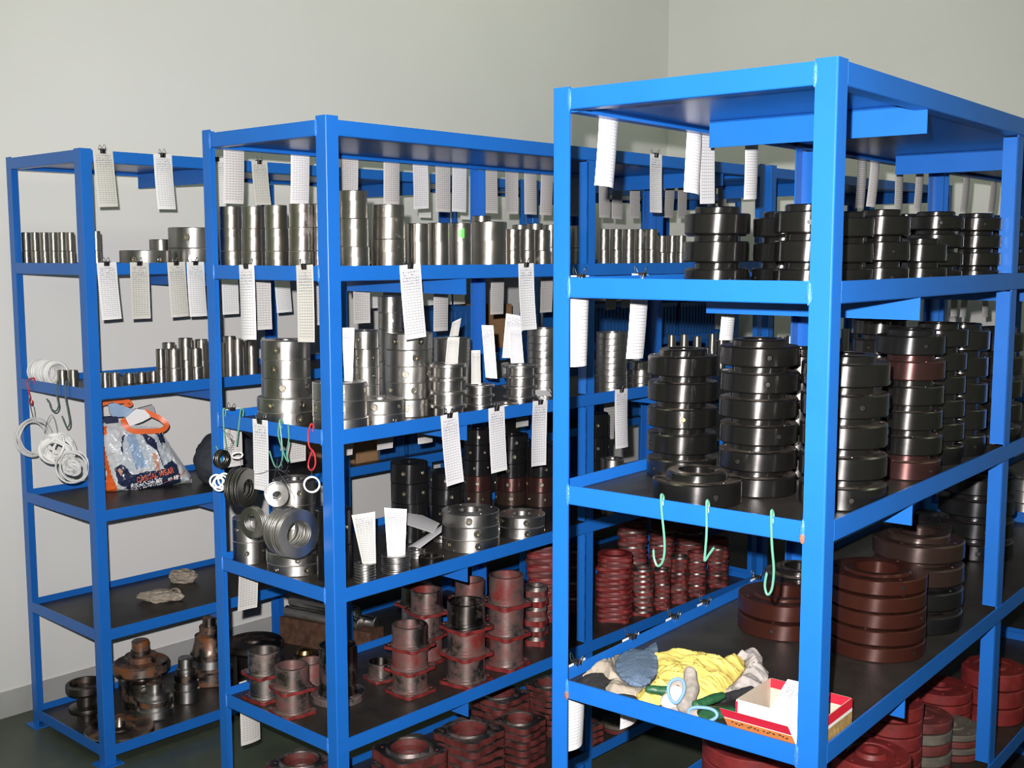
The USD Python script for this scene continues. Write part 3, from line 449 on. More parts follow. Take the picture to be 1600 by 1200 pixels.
plain('print_sky', (0.30, 0.43, 0.60), 0.25, var=0.1)
plain('print_pale', (0.50, 0.57, 0.62), 0.25, var=0.06)
plain('print_skin', (0.60, 0.34, 0.25), 0.3, var=0.08)
plain('print_white', (0.85, 0.86, 0.86), 0.3, var=0.02)
plain('print_coral', (0.85, 0.17, 0.07), 0.3, var=0.03)
plain('jacket_cloth', (0.030, 0.036, 0.046), 0.75, var=0.2, scale=12.0, bump=0.2, bscale=300.0)
plain('sticker_green', (0.10, 0.85, 0.08), 0.4, var=0.03)

def card_mat(name, paper, ink, header):
    """ruled stock card: printed frame, rows and columns, and pen scribble in the head lines"""
    n = {'a': ('attribute', {'attribute': 'st'}), 's': ('separate_xyz', {}), 'o': ('geometry', {}),
         'gu': ('math', {'math_type': 'multiply', 'value2': 6.98}), 'gv': ('math', {'math_type': 'multiply', 'value2': 27.0}), 'fu': ('math', {'math_type': 'fraction'}), 'fv': ('math', {'math_type': 'fraction'}),
         'lu': ('math', {'math_type': 'less_than', 'value2': 0.06}), 'lv': ('math', {'math_type': 'less_than', 'value2': 0.13}), 'mxx': ('math', {'math_type': 'maximum'}), 'bt': ('mix_color', {'a': paper, 'b': ink}),
         'ux': ('math', {'math_type': 'compare', 'value2': 0.5, 'value3': 0.43}), 'vy': ('math', {'math_type': 'compare', 'value2': 0.5 + (0.055 if header else 0.0), 'value3': 0.40 if header else 0.455}),
         'in': ('math', {'math_type': 'multiply'}), 'mx': ('mix_color', {'a': paper}),
         'p': ('principled_bsdf', {'roughness': 0.65, 'specular_ior_level': 0.3})}
    l = [('a.vector', 's.vector'), ('s.x', 'gu.value1'), ('s.y', 'gv.value1'), ('gu.value', 'fu.value1'), ('gv.value', 'fv.value1'), ('fu.value', 'lu.value1'), ('fv.value', 'lv.value1'), ('lu.value', 'mxx.value1'), ('lv.value', 'mxx.value2'), ('mxx.value', 'bt.fac'), ('s.x', 'ux.value1'), ('s.y', 'vy.value1'), ('ux.value', 'in.value1'), ('vy.value', 'in.value2'),
         ('in.value', 'mx.fac'), ('bt.result', 'mx.b')]
    col = 'mx.result'
    if header:
        n.update({'mp': ('mapping', {'scale': (1.0, 2.6, 1.0)}), 'ns': ('noise_texture', {'scale': 26.0, 'detail': 3.0, 'roughness': 0.7}), 'oi': ('object_info', {}),
                  'ofs': ('vector_math', {'math_type': 'add'}),
                  'gt': ('map_range', {'from_min': 0.49, 'from_max': 0.56, 'to_min': 0.0, 'to_max': 0.8, 'clamp': True}),
                  'rw': ('math', {'math_type': 'multiply', 'value2': 26.0}), 'fr': ('math', {'math_type': 'fraction'}), 'rb': ('math', {'math_type': 'greater_than', 'value2': 0.38}),
                  'hd': ('map_range', {'from_min': 0.16, 'from_max': 0.42, 'to_min': 1.0, 'to_max': 0.0, 'clamp': True}), 'ht': ('math', {'math_type': 'greater_than', 'value2': 0.07}),
                  'ui': ('math', {'math_type': 'compare', 'value2': 0.5, 'value3': 0.38}),
                  'k1': ('math', {'math_type': 'multiply'}), 'k2': ('math', {'math_type': 'multiply'}), 'k3': ('math', {'math_type': 'multiply'}), 'k4': ('math', {'math_type': 'multiply'}),
                  'mh': ('mix_color', {'b': (0.10, 0.11, 0.20)})})
        l += [('a.vector', 'mp.vector'), ('mp.vector', 'ofs.vector1'), ('oi.location', 'ofs.vector2'), ('ofs.vector', 'ns.vector'), ('ns.fac', 'gt.value'), ('s.y', 'rw.value1'), ('rw.value', 'fr.value1'), ('fr.value', 'rb.value1'),
              ('s.y', 'hd.value'), ('s.y', 'ht.value1'), ('s.x', 'ui.value1'), ('gt.result', 'k1.value1'), ('rb.value', 'k1.value2'), ('k1.value', 'k2.value1'), ('hd.result', 'k2.value2'),
              ('k2.value', 'k3.value1'), ('ht.value', 'k3.value2'), ('k3.value', 'k4.value1'), ('ui.value', 'k4.value2'), ('k4.value', 'mh.fac'), (col, 'mh.a')]
        col = 'mh.result'
    l.append((col, 'p.base_color'))
    mat(name, n, l)
card_mat('card_white', (0.73, 0.73, 0.74), (0.34, 0.34, 0.38), True)
card_mat('card_cream', (0.60, 0.59, 0.545), (0.22, 0.22, 0.23), True)
card_mat('card_grid', (0.56, 0.545, 0.525), (0.2, 0.2, 0.21), False)
card_mat('card_plain_grid', (0.73, 0.73, 0.73), (0.33, 0.33, 0.35), False)

# ------------------------------------------------------------------ naming, labels
USED, LABELS = {}, {}
ORD = ['first', 'second', 'third', 'fourth', 'fifth', 'sixth', 'seventh', 'eighth', 'ninth', 'tenth', 'eleventh', 'twelfth', 'thirteenth', 'fourteenth',
       'fifteenth', 'sixteenth', 'seventeenth', 'eighteenth', 'nineteenth', 'twentieth', 'twenty-first', 'twenty-second']
def numbered(parent, name):
    k = (parent, name); n = USED.get(k, 0); USED[k] = n + 1
    return '%s/%s%s' % (parent, name, '_%03d' % n if n else '')
def tag(prim, label=None, cat=None, group=None, kind=None):
    if label:
        w = len(label.split())
        if cat and not 4 <= w <= 16: print('LABEL LENGTH', w, label)
        if cat and label in LABELS and not group: print('DUP LABEL', label)
        LABELS[label] = 1
        prim.SetCustomDataByKey('label', label)
    for k, v in (('category', cat), ('group', group), ('kind', kind)):
        if v: prim.SetCustomDataByKey(k, v)
    return prim
def thing(name, label, cat, loc=(0, 0, 0), rz=0.0, group=None, kind=None):
    path = numbered('/World', name)
    x = UsdGeom.Xform.Define(stage, path)
    x.AddTranslateOp().Set(Gf.Vec3d(*[float(a) for a in loc]))
    if rz: x.AddRotateZOp().Set(float(rz))
    return tag(x.GetPrim(), label, cat, group, kind)
def part(parent, name, mesh, m, smooth=30, label=None, uv=None, kind=None):
    pp = parent if isinstance(parent, str) else str(parent.GetPath())
    g = usdkit.mesh(stage, numbered(pp, name), mesh, MATS[m], smooth=smooth, uv=uv)
    if label or kind: tag(g.GetPrim(), label, None, None, kind)
    return g.GetPrim()
def copy_of(proto, name, label, cat, loc, rz, group):
    o = thing(name, label, cat, loc, rz, group)
    o.GetReferences().AddInternalReference(proto.GetPath())
    o.SetInstanceable(True)
    tag(o, label, cat, group)
    return o

# ------------------------------------------------------------------ shapes
def join(*ms):
    vs, fs, n = [], [], 0
    for v, f in ms:
        vs.append(np.asarray(v, float)); fs.append(np.asarray(f, int) + n); n += len(v)
    return np.vstack(vs), np.vstack(fs)
def box(x0, x1, y0, y1, z0, z1):
    v = np.array([(x, y, z) for z in (z0, z1) for y in (y0, y1) for x in (x0, x1)], float)
    f = np.array([(0, 2, 3), (0, 3, 1), (4, 5, 7), (4, 7, 6), (0, 1, 5), (0, 5, 4), (2, 6, 7), (2, 7, 3), (0, 4, 6), (0, 6, 2), (1, 3, 7), (1, 7, 5)])
    return v, f
def man(m): 
    k = m.to_mesh(); return np.array(k.vert_properties[:, :3], float), np.array(k.tri_verts, int)
def extrude(poly, h):
    """poly: points (ccw) or a shapely polygon, extruded along z from 0 to h"""
    if hasattr(poly, 'exterior'):
        cs = m3.CrossSection([np.array(poly.exterior.coords)[:-1]] + [np.array(r.coords)[:-1] for r in poly.interiors], m3.FillRule.EvenOdd)
    else:
        cs = m3.CrossSection([np.array(poly, float)], m3.FillRule.EvenOdd)
    return m3.Manifold.extrude(cs, h)
def place(vf, R=None, t=(0, 0, 0)):
    v, f = vf
    v = np.asarray(v, float)
    if R is not None:
        v = v @ np.asarray(R, float).T
        if np.linalg.det(np.asarray(R, float)) < 0: f = np.asarray(f)[:, ::-1]
    return v + np.asarray(t, float), f
def lathe(prof, n=40, close=True, z0=0.0):
    p = np.array(prof, float); k = len(p)
    a = np.arange(n) * 2 * math.pi / n
    v = np.stack([p[:, 0][:, None] * np.cos(a), p[:, 0][:, None] * np.sin(a), np.repeat(p[:, 1][:, None] + z0, n, 1)], -1).reshape(-1, 3)
    f = []
    for i in range(k if close else k - 1):
        i2 = (i + 1) % k
        for j in range(n):
            j2 = (j + 1) % n
            a0, a1, b1, b0 = i * n + j, i * n + j2, i2 * n + j2, i2 * n + j
            if p[i, 0] > 1e-7: f.append((a0, a1, b1))
            if p[i2, 0] > 1e-7: f.append((a0, b1, b0))
    return v, np.array(f)
def ring(ri, ro, z0, z1, c=0.002, n=40):
    c = min(c, (ro - ri) * 0.3, (z1 - z0) * 0.35)
    return lathe([(ri, z0 + c), (ri + c, z0), (ro - c, z0), (ro, z0 + c), (ro, z1 - c), (ro - c, z1), (ri + c, z1), (ri, z1 - c)], n)
def disc(r, z0, z1, n=20, c=0.001):
    return lathe([(0, z0), (r - c, z0), (r, z0 + c), (r, z1 - c), (r - c, z1), (0, z1)], n, close=False)
def spline(pts, k=6):
    p = np.array(pts, float)
    if len(p) < 3: return p
    q = np.vstack([2 * p[0] - p[1], p, 2 * p[-1] - p[-2]])
    out = []
    for i in range(1, len(q) - 2):
        for t in np.arange(k) / k:
            a, b, c, d = q[i - 1:i + 3]
            out.append(0.5 * (2 * b + (c - a) * t + (2 * a - 5 * b + 4 * c - d) * t * t + (-a + 3 * b - 3 * c + d) * t ** 3))
    return np.array(out + [p[-1]])
def tube(pts, r, sides=8, k=5, closed=False):
    p = spline(pts, k) if k > 1 else np.array(pts, float)
    n = len(p)
    t = (np.roll(p, -1, 0) - np.roll(p, 1, 0)) if closed else np.gradient(p, axis=0)
    t = t / (np.linalg.norm(t, axis=1, keepdims=True) + 1e-12)
    a = np.cross(t[0], (0.31, 0.2, 0.93)); a /= np.linalg.norm(a)
    A = []
    for i in range(n):
        a = a - t[i] * (a @ t[i]); a /= np.linalg.norm(a); A.append(a)
    A = np.array(A); B = np.cross(t, A)
    ang = np.arange(sides) * 2 * math.pi / sides
    rr = np.broadcast_to(np.asarray(r, float), (n,))[:, None, None]
    v = (p[:, None] + rr * (np.cos(ang)[None, :, None] * A[:, None] + np.sin(ang)[None, :, None] * B[:, None])).reshape(-1, 3)
    f = []
    for i in range(n if closed else n - 1):
        i2 = (i + 1) % n
        for j in range(sides):
            j2 = (j + 1) % sides
            f += [(i * sides + j, i * sides + j2, i2 * sides + j2), (i * sides + j, i2 * sides + j2, i2 * sides + j)]
    if not closed:
        v = np.vstack([v, p[:1], p[-1:]]); c0, c1 = n * sides, n * sides + 1
        for j in range(sides):
            j2 = (j + 1) % sides
            f += [(c0, j2, j), (c1, (n - 1) * sides + j, (n - 1) * sides + j2)]
    return v, np.array(f)
def basis(zdir, xhint=(0, 0, 1)):
    z = np.array(zdir, float); z /= np.linalg.norm(z)
    x = np.cross(xhint, z); x /= np.linalg.norm(x)
    return np.stack([x, np.cross(z, x), z], 1)
def lobed(R, lobe=0.24, body=0.74, ang=45, n=4):
    c = [Point(0, 0).buffer(R * body, 16)]
    for i in range(n):
        a = math.radians(ang + i * 360 / n); d = R * (1 - lobe)
        c.append(Point(d * math.cos(a), d * math.sin(a)).buffer(R * lobe, 6))
    hull = shapely.union_all([shapely.convex_hull(shapely.union_all([c[0].buffer(-R * 0.12), k])) for k in c[1:]] + [c[0]])
    return hull.buffer(R * 0.05).buffer(-R * 0.05).simplify(R * 0.008), [(R * (1 - lobe) * math.cos(math.radians(ang + i * 360 / n)), R * (1 - lobe) * math.sin(math.radians(ang + i * 360 / n))) for i in range(n)]
def drill(vf, holes):
    """holes: (x, y, z, axis direction, radius, depth)"""
    v, f = vf
    m = m3.Manifold(m3.Mesh(np.asarray(v, np.float32), np.asarray(f, np.uint32)))
    if m.is_empty(): return vf
    for x, y, z, d, r, dep in holes:
        c = m3.Manifold.cylinder(dep * 2, r, r, 10, True)
        B = basis(d, (0, 0, 1) if abs(d[2]) < 0.9 else (1, 0, 0))
        c = c.transform(np.hstack([B, np.array([[x], [y], [z]])]))
        m = m - c
    return man(m)

# ------------------------------------------------------------------ the room
def struct(name, mesh, m, label=None, smooth=False):
    g = usdkit.mesh(stage, '/World/' + name, mesh, MATS[m], smooth=smooth)
    return tag(g.GetPrim(), label, None, None, 'structure')
XL, XR, YB, YF = -4.24, 3.6, -3.4, 6.2
struct('floor', box(XL - 0.2, XR + 0.2, YB - 0.2, YF + 0.2, -0.2, 0.0), 'floor_paint', 'dark green painted concrete floor')
struct('wall_left', box(XL - 0.2, XL, YB, YF, 0, CEIL), 'wall_paint', 'plain off-white wall behind the left rack')
struct('wall_back', box(XL - 0.2, XR + 0.2, YF, YF + 0.2, 0, CEIL), 'wall_paint', 'plain off-white wall at the far ends of the racks')
struct('wall_right', box(XR, XR + 0.2, YB, YF, 0, CEIL), 'wall_paint')
struct('wall_front', box(XL - 0.2, XR + 0.2, YB - 0.2, YB, 0, CEIL), 'wall_paint')
struct('ceiling', box(XL - 0.2, XR + 0.2, YB - 0.2, YF + 0.2, CEIL, CEIL + 0.2), 'ceiling_paint')
struct('baseboard_left', box(XL, XL + 0.008, YB, YF - 0.008, 0, 0.1), 'base_paint', 'grey painted skirting band on the left wall')
struct('baseboard_back', box(XL + 0.008, XR, YF - 0.008, YF, 0, 0.1), 'base_paint')
for i, (lx, ly) in enumerate(LAMPS):
    p = stage.GetPrimAtPath('/World/ceiling_lamp' + ('_%03d' % i if i else ''))
    tag(p, 'white fluorescent ceiling lamp %s' % ['over the left rack near end', 'in the far left corner', 'over the aisle right of the right rack', 'in the far right part of the room', 'left behind the viewer', 'right behind the viewer'][i], 'lamp', 'ceiling lamps')
    part(p, 'housing', box(-0.15, 0.15, -0.65, 0.65, -0.1, 0.0), 'lamp_housing', smooth=False)

# ------------------------------------------------------------------ the racks
RW, RX, RY0, RYAW, LEV = (RACKS[k] for k in ('W', 'X0', 'Y0', 'RY', 'LEV'))
def l2w(r, u, v, z=0.0):
    a = math.radians(RYAW[r]); c, s = math.cos(a), math.sin(a); dx = u - RW[r]
    return np.array([RX[r] + RW[r] + c * dx - s * v, RY0[r] + s * dx + c * v, z])
BH, BT, PW, MATZ = 0.0395, 0.004, 0.04, 0.0235
def lprofile(w, h, t, r=0.004):
    """angle iron: outer corner at the origin, legs along +x and +y, outer corner rounded"""
    arc = [(r - r * math.cos(a), r - r * math.sin(a)) for a in np.linspace(math.pi / 2, 0, 4)]
    return [(w, 0), (w, t), (t, t), (t, h), (0, h)] + arc[::-1]
def ang_post(x, y, sx, sy, z0, z1, w=PW, h=PW):
    v, f = man(extrude(lprofile(w, h, BT), z1 - z0))
    return place((v, f), np.diag([sx, sy, 1.0]), (x, y, z0))
def ang_bar(p, q, inward, z):
    """from p to q (2D), vertical leg outside, lower leg pointing inward"""
    p, q = np.array([*p, 0.0]), np.array([*q, 0.0]); d = q - p; L = np.linalg.norm(d); d /= L
    n = np.array([*inward, 0.0])
    v, f = man(extrude(lprofile(PW * 0.8, BH, BT), L))      # x: inward, y: up, z: along
    return place((v, f), np.stack([n, (0, 0, 1), d], 1), p + np.array([0, 0, z - BH]))
RACK_LABEL = {(0, 0): 'left blue angle-iron rack against the wall, holding a plastic shopping bag',
              (1, 0): 'middle blue angle-iron rack with coils hung on its near end',
              (2, 0): 'nearest blue angle-iron rack on the right, stacked with black couplings',
              (0, 1): 'blue rack behind the left rack along the wall',
              (1, 1): 'blue rack continuing behind the middle rack',
              (2, 1): 'blue rack continuing behind the right rack'}
def rack(r, second):
    W, lev = RW[r], LEV[r]
    V0, V1 = (2.206, 4.03) if second else (0.0, 2.16)
    t = thing('shelving_rack', RACK_LABEL[(r, int(second))], 'shelving rack', l2w(r, 0, 0), RYAW[r], group=None)
    zt = lev[0] + 0.004
    mids = [V0 + 1.058] if second is False else [V0 + 0.9]
    for u, su in ((0, 1), (W, -1)):
        for v, sv in ((V0, 1), (V1, -1)):
            part(t, 'post', ang_post(u, v, su, sv, 0.004, zt + (0.006 if r == 1 else 0)), 'blue_paint')
            part(t, 'foot_plate', box(*sorted((u - su * 0.02, u + su * 0.06)), *sorted((v - sv * 0.02, v + sv * 0.06)), 0.0, 0.004), 'blue_paint', smooth=False)
        for v in mids:
            e = 0.0045 * su
            if su < 0: ms = [box(min(u + e, u + e - BT), max(u + e, u + e - BT), v, v + PW, 0.004, lev[0] - 0.004)]
            else: ms = [box(u + e, u + e + BT, v + 0.019, v + 0.019 + PW, 0.004, lev[0] - 0.004)]
            for k in range(6):
                z1, z0 = lev[k] - BH - 0.004, (lev[k + 1] if k < 5 else 0.004)
                vv = v if su < 0 else v + 0.019 + PW - BT
                if z1 > z0: ms.append(box(*sorted((u + e, u + su * PW)), vv, vv + BT, z0, z1))
            part(t, 'post', join(*ms), 'blue_paint', smooth=False)
    for k, z in enumerate(lev):
        o = 0.0004
        part(t, 'long_bar', ang_bar((-o, V0 + PW), (-o, V1 - PW), (1, 0), z), 'blue_paint')
        part(t, 'long_bar', ang_bar((W + o, V0 + PW), (W + o, V1 - PW), (-1, 0), z), 'blue_paint')
        part(t, 'end_bar', ang_bar((PW, V0 - o), (W - PW, V0 - o), (0, 1), z), 'blue_paint')
        part(t, 'end_bar', ang_bar((PW, V1 + o), (W - PW, V1 + o), (0, -1), z), 'blue_paint')
        zp = z - MATZ
        part(t, 'shelf_panel', box(BT + .001, W - BT - .001, V0 + BT + .001, V1 - BT - .001, zp - 0.004, zp - (0.002 if k else 0.0)), 'blue_panel', smooth=False)
        if k: part(t, 'shelf_mat', box(BT + .001, W - BT - .001, V0 + BT + .001, V1 - BT - .001, zp - 0.002, zp), 'rubber_mat', smooth=False, label='black rubber shelf mat')
        u0 = 0.1 if r == 2 else 0.02
        for vb in (V0 + 0.45 + (0.05 if r < 2 else -0.01), V0 + 1.55):
            if r == 1 and k == 0 and not second:
                if vb < 1.0: continue
                vb = 1.86
            if vb > V1 - 0.1: continue
            part(t, 'cross_beam', join(box(u0, W - 0.006, vb, vb + BT, z - 0.085, zp - 0.0045), box(u0, W - 0.006, vb, vb + 0.035, zp - 0.0085, zp - 0.0045)), 'blue_paint', smooth=False)
        if not second and r > 0:
            for u in (PW, W - PW):
                w = trimesh.creation.icosphere(2, 1.0); p = np.array(w.vertices)
                p *= (0.9 + 0.9 * meshkit.fbm(p * 3 + k * 7 + u * 31, 3, 3)[:, None])
                p = p * (0.0035, 0.0022, BH * 0.40) + (u, -0.0005, z - BH / 2)
                part(t, 'weld_bead', (p, np.array(w.faces)), 'weld_metal')
                if r == 2 and (k, u < 0.3) in ((2, False), (3, True)):
                    part(t, 'rust_chip', (p * (1, 1.05, 0.5) + (0, -0.0006, 0.5 * (z - BH / 2) - 0.010), np.array(w.faces)), 'rust_chip', label='rusty chipped weld')
    return t
for r in range(3):
    for sec in (False, True): rack(r, sec)

# ------------------------------------------------------------------ machine parts
def sc_screw(parent, x, y, z, d, r, m='screw_steel'):
    """socket screw sunk in a turned face: a bright rim with a dark socket"""
    B = basis(d)
    p = lathe([(0, -0.35 * r), (0.42 * r, -0.35 * r), (0.5 * r, 0.1 * r), (0.92 * r, 0.1 * r), (r, 0.02 * r), (r, -0.6 * r), (0, -0.6 * r)], 12, close=False)
    q = part(parent, 'socket_screw', place(p, B, (x, y, z)), m)
def b_coupling(t, R, h, m, seed):
    z1, c, rb = 0.745 * h, 0.035 * R, 0.40 * R
    vf = lathe([(rb, c), (rb + c, 0), (R - c, 0), (R, c), (R, z1 - c), (R - c, z1), (0.69 * R, z1), (0.68 * R, z1 + c), (0.68 * R, h - c), (0.68 * R - c, h), (rb + c, h), (rb, h - c)], 48)
    holes = [(0.845 * R * math.cos(a), 0.845 * R * math.sin(a), z1, (0, 0, 1), 0.055 * R, 0.25 * h) for a in np.arange(4) * math.pi / 2 + 0.3]
    holes.append((R, 0, 0.36 * h, (1, 0, 0), 0.075 * R, 0.12 * R))
    part(t, 'body', drill(vf, holes), m)
    sc_screw(t, 0.985 * R, 0, 0.36 * h, (1, 0, 0), 0.062 * R, 'brass' if seed == 99 else 'hole_dark')
def b_ring(t, R, h, m, seed, bore=0.46, lip=0.14):
    c = 0.02 * R; z1 = h * (1 - lip)
    vf = lathe([(bore * R, 0), (R - c, 0), (R, c), (R, z1 - c), (R - c, z1), (0.70 * R, z1), (0.68 * R, h - c), (0.66 * R, h), ((bore + .04) * R, h), (bore * R, h - c)], 48)
    part(t, 'body', drill(vf, [(R, 0, 0.45 * h, (1, 0, 0), 0.05 * R, 0.1 * R)] + [(0.85 * R * math.cos(a), 0.85 * R * math.sin(a), z1, (0, 0, 1), 0.05 * R, 0.2 * h) for a in np.arange(3) * 2.09]), m)
    sc_screw(t, 0.985 * R, 0, 0.45 * h, (1, 0, 0), 0.045 * R, 'hole_dark')
def b_silver(t, R, h, m, seed): part(t, 'body', ring(0.55 * R, R, 0, h, 0.002), m)
def b_sleeve(t, R, h, m, seed):
    c, g = 0.0012, 0.955 if seed == 9 else 1.0
    z1 = 0.62 * h
    part(t, 'body', lathe([(0.70 * R, c), (0.70 * R + c, 0), (R - c, 0), (R, c), (R, z1), (g * R, z1 + c), (g * R, h - c), (g * R - c, h), (0.70 * R + c, h), (0.70 * R, h - c)], 40), m)
def b_screw(t, R, h, m, seed):
    c = 0.0018; rb = 0.42 * R
    vf = lathe([(rb, c), (rb + c, 0), (R - c, 0), (R, c), (R, h - c), (R - c, h), (rb + c, h), (rb, h - c)], 48)
    rs = min(0.15 * R, 0.3 * h)
    A = (0.0, 1.15)
    holes = [(R * math.cos(a), R * math.sin(a), 0.52 * h, (math.cos(a), math.sin(a), 0), rs, 0.12 * R) for a in A]
    holes += [(0.80 * R * math.cos(a), 0.80 * R * math.sin(a), h, (0, 0, 1), 0.05 * R, 0.1 * h) for a in np.arange(4) * math.pi / 2 + 0.5]
    part(t, 'body', drill(vf, holes), m)
    for a in A: sc_screw(t, 0.975 * R * math.cos(a), 0.975 * R * math.sin(a), 0.52 * h, (math.cos(a), math.sin(a), 0), rs * 0.86)
def b_flangering(t, R, h, m, seed):
    part(t, 'body', lathe([(0.55 * R, 0), (0.79 * R, 0), (0.80 * R, 0.001), (0.80 * R, 0.74 * h), (0.55 * R, 0.74 * h)], 40), m)
    fl = drill(ring(0.55 * R, R, 0.74 * h, h, 0.0012), [(0.9 * R * math.cos(a), 0.9 * R * math.sin(a), h, (0, 0, 1), 0.045 * R, h) for a in np.arange(6) * math.pi / 3])
    part(t, 'flange', fl, m)
def b_thin(t, R, h, m, seed): part(t, 'body', ring(0.60 * R, R * (0.985 + 0.015 * (seed % 3) / 2), 0, h, 0.0009, 36), m)
def b_fsleeve(t, R, h, m, seed, mf='red_primer', round_=False, n=4):
    rt, zf = 0.68 * R, 0.13 * h
    if round_: part(t, 'flange', drill(ring(0.5 * R, R, 0, zf, 0.0015), [(0.85 * R * math.cos(a), 0.85 * R * math.sin(a), zf, (0, 0, 1), 0.05 * R, h) for a in np.arange(4) * math.pi / 2]), mf)
    else:
        pl, ho = lobed(R, 0.2, 0.80)
        body = extrude(pl.difference(Point(0, 0).buffer(0.5 * R, 16)), zf)
        part(t, 'flange', drill(man(body), [(x, y, zf, (0, 0, 1), 0.07 * R, h) for x, y in ho]), mf)
        if mf == 'red_primer': part(t, 'flange_face', place(drill(man(extrude(pl.buffer(-0.012 * R).difference(Point(0, 0).buffer(0.6 * R, 16)), 0.0006)), [(x, y, .0003, (0, 0, 1), 0.07 * R, h) for x, y in ho]), None, (0, 0, zf)), 'grey_worn')
    c = 0.0012
    part(t, 'tube', lathe([(0.52 * R, zf), (rt * 1.10, zf), (rt * 1.06, zf + 0.04 * h), (rt, zf + 0.08 * h), (rt, 0.30 * h), (rt * 0.985, 0.31 * h), (rt * 0.985, 0.33 * h), (rt, 0.34 * h), (rt, h - c), (rt - c, h), (0.54 * R + c, h), (0.54 * R, h - c)], 40), m)
def b_fstack(t, R, h, m, seed):
    pl, ho = lobed(R, 0.26, 0.72, n=4)
    part(t, 'flange', man(extrude(pl.difference(Point(0, 0).buffer(0.5 * R, 12)), 0.60 * h)), ('red_primer', 'red_dusty')[seed % 2])
    part(t, 'collar', lathe([(0.5 * R, 0.60 * h), (0.86 * R, 0.60 * h), (0.84 * R, 0.7 * h), (0.82 * R, h), (0.5 * R, h)], 28), m)
def b_redflange(t, R, h, m, seed):
    pl, ho = lobed(R, 0.27, 0.80)
    z1 = 0.70 * h
    dh = lambda vf: drill(vf, [(x, y, z1, (0, 0, 1), 0.05 * R, h) for x, y in ho])
    part(t, 'flange', dh(man(extrude(pl.difference(Point(0, 0).buffer(0.50 * R, 20)), z1))), 'red_dusty')
    part(t, 'flange_face', dh(place(man(extrude(pl.buffer(-0.015 * R).difference(Point(0, 0).buffer(0.60 * R, 20)), 0.0007)), None, (0, 0, z1))), m)
    part(t, 'collar', lathe([(0.505 * R, 0.4 * h), (0.64 * R, z1), (0.60 * R, 0.88 * h), (0.585 * R, 0.95 * h), (0.54 * R, 0.95 * h), (0.505 * R, 0.85 * h)], 40), m)
    part(t, 'bore', lathe([(0.40 * R, 0.05 * h), (0.50 * R, 0.05 * h), (0.50 * R, 0.86 * h), (0.49 * R, 0.86 * h), (0.40 * R, 0.5 * h)], 40), 'red_dusty', label='dull red inside of the flange')
def b_reddisc(t, R, h, m, seed):
    c = 0.003
    vf = lathe([(0.22 * R, 0), (R - c, 0), (R, c), (R, 0.92 * h - c), (R - c, 0.92 * h), (0.62 * R, 0.92 * h), (0.58 * R, 0.86 * h), (0.42 * R, 0.86 * h), (0.38 * R, h), (0.22 * R, h)], 44)
    part(t, 'body', drill(vf, [(0.8 * R * math.cos(a), 0.8 * R * math.sin(a), h, (0, 0, 1), 0.05 * R, 0.3 * h) for a in np.arange(4) * math.pi / 2 + 0.5]), m)

KIND = {  # name, words, category, group, builder, materials
    'coupling': ('hub_coupling', 'black coupling', 'coupling', 'black couplings', b_coupling, ['black_oxide']),
    'couplingmix': ('hub_coupling', 'coupling', 'coupling', 'mixed couplings', b_coupling, ['brown_steel', 'black_oxide', 'black_oxide', 'black_oxide', 'brown_steel', 'black_dark']),
    'browncoup': ('hub_coupling', 'dusky coupling', 'coupling', 'dusky couplings', b_coupling, ['black_dark', 'black_dark', 'dusk_oxide', 'dusk_oxide']),
    'brownring': ('thick_ring', 'brown ring', 'ring', 'brown rings', b_ring, ['brown_oxide']),
    'silverring': ('steel_ring', 'steel ring', 'ring', 'steel rings', b_silver, ['steel']),
    'sleeve': ('steel_sleeve', 'steel sleeve', 'sleeve', 'steel sleeves', b_sleeve, ['steel_warm']),
    'screwcyl': ('clamp_collar', 'silver collar', 'collar', 'silver clamp collars', b_screw, ['steel']),
    'blackcyl': ('clamp_collar', 'black collar', 'collar', 'black clamp collars', b_screw, ['black_gloss']),
    'blackcylmix': ('clamp_collar', 'dark collar', 'collar', 'dark clamp collars', b_screw, ['black_gloss', 'dusk_oxide', 'brown_steel', 'black_gloss', 'black_gloss', 'black_gloss']),
    'flangering': ('flanged_ring', 'flanged ring', 'ring', 'flanged steel rings', b_flangering, ['steel']),
    'thinring': ('thin_ring', 'thin ring', 'ring', 'thin steel rings', b_thin, ['steel_dull']),
    'darkring': ('steel_ring', 'dark ring', 'ring', None, b_silver, ['black_oxide']),
    'flangesleeve': ('flanged_sleeve', 'red-flanged sleeve', 'sleeve', 'red flanged sleeves', b_fsleeve, ['red_worn', 'red_worn', 'red_worn']),
    'darksleeve': ('flanged_sleeve', 'dark sleeve', 'sleeve', None, b_fsleeve, ['dark_worn']),
    'flangesleeveround': ('flanged_sleeve', 'dark sleeve', 'sleeve', None, lambda t, R, h, m, s: b_fsleeve(t, R, h, m, s, 'grey_worn', True), ['dark_worn']),
    'flangestack': ('red_flange', 'red flange', 'flange', 'stacked red flanges', b_fstack, ['red_dusty', 'red_dusty', 'grey_worn']),
    'redflange': ('wide_flange', 'wide flange', 'flange', 'wide red flanges', b_redflange, ['grey_worn']),
    'reddisc': ('red_disc', 'red disc', 'disc', 'red discs', b_reddisc, ['red_primer']),
    'reddiscgrey': ('red_disc', 'red-grey disc', 'disc', 'red and grey discs', b_reddisc, ['red_dusty', 'grey_primer']),
}
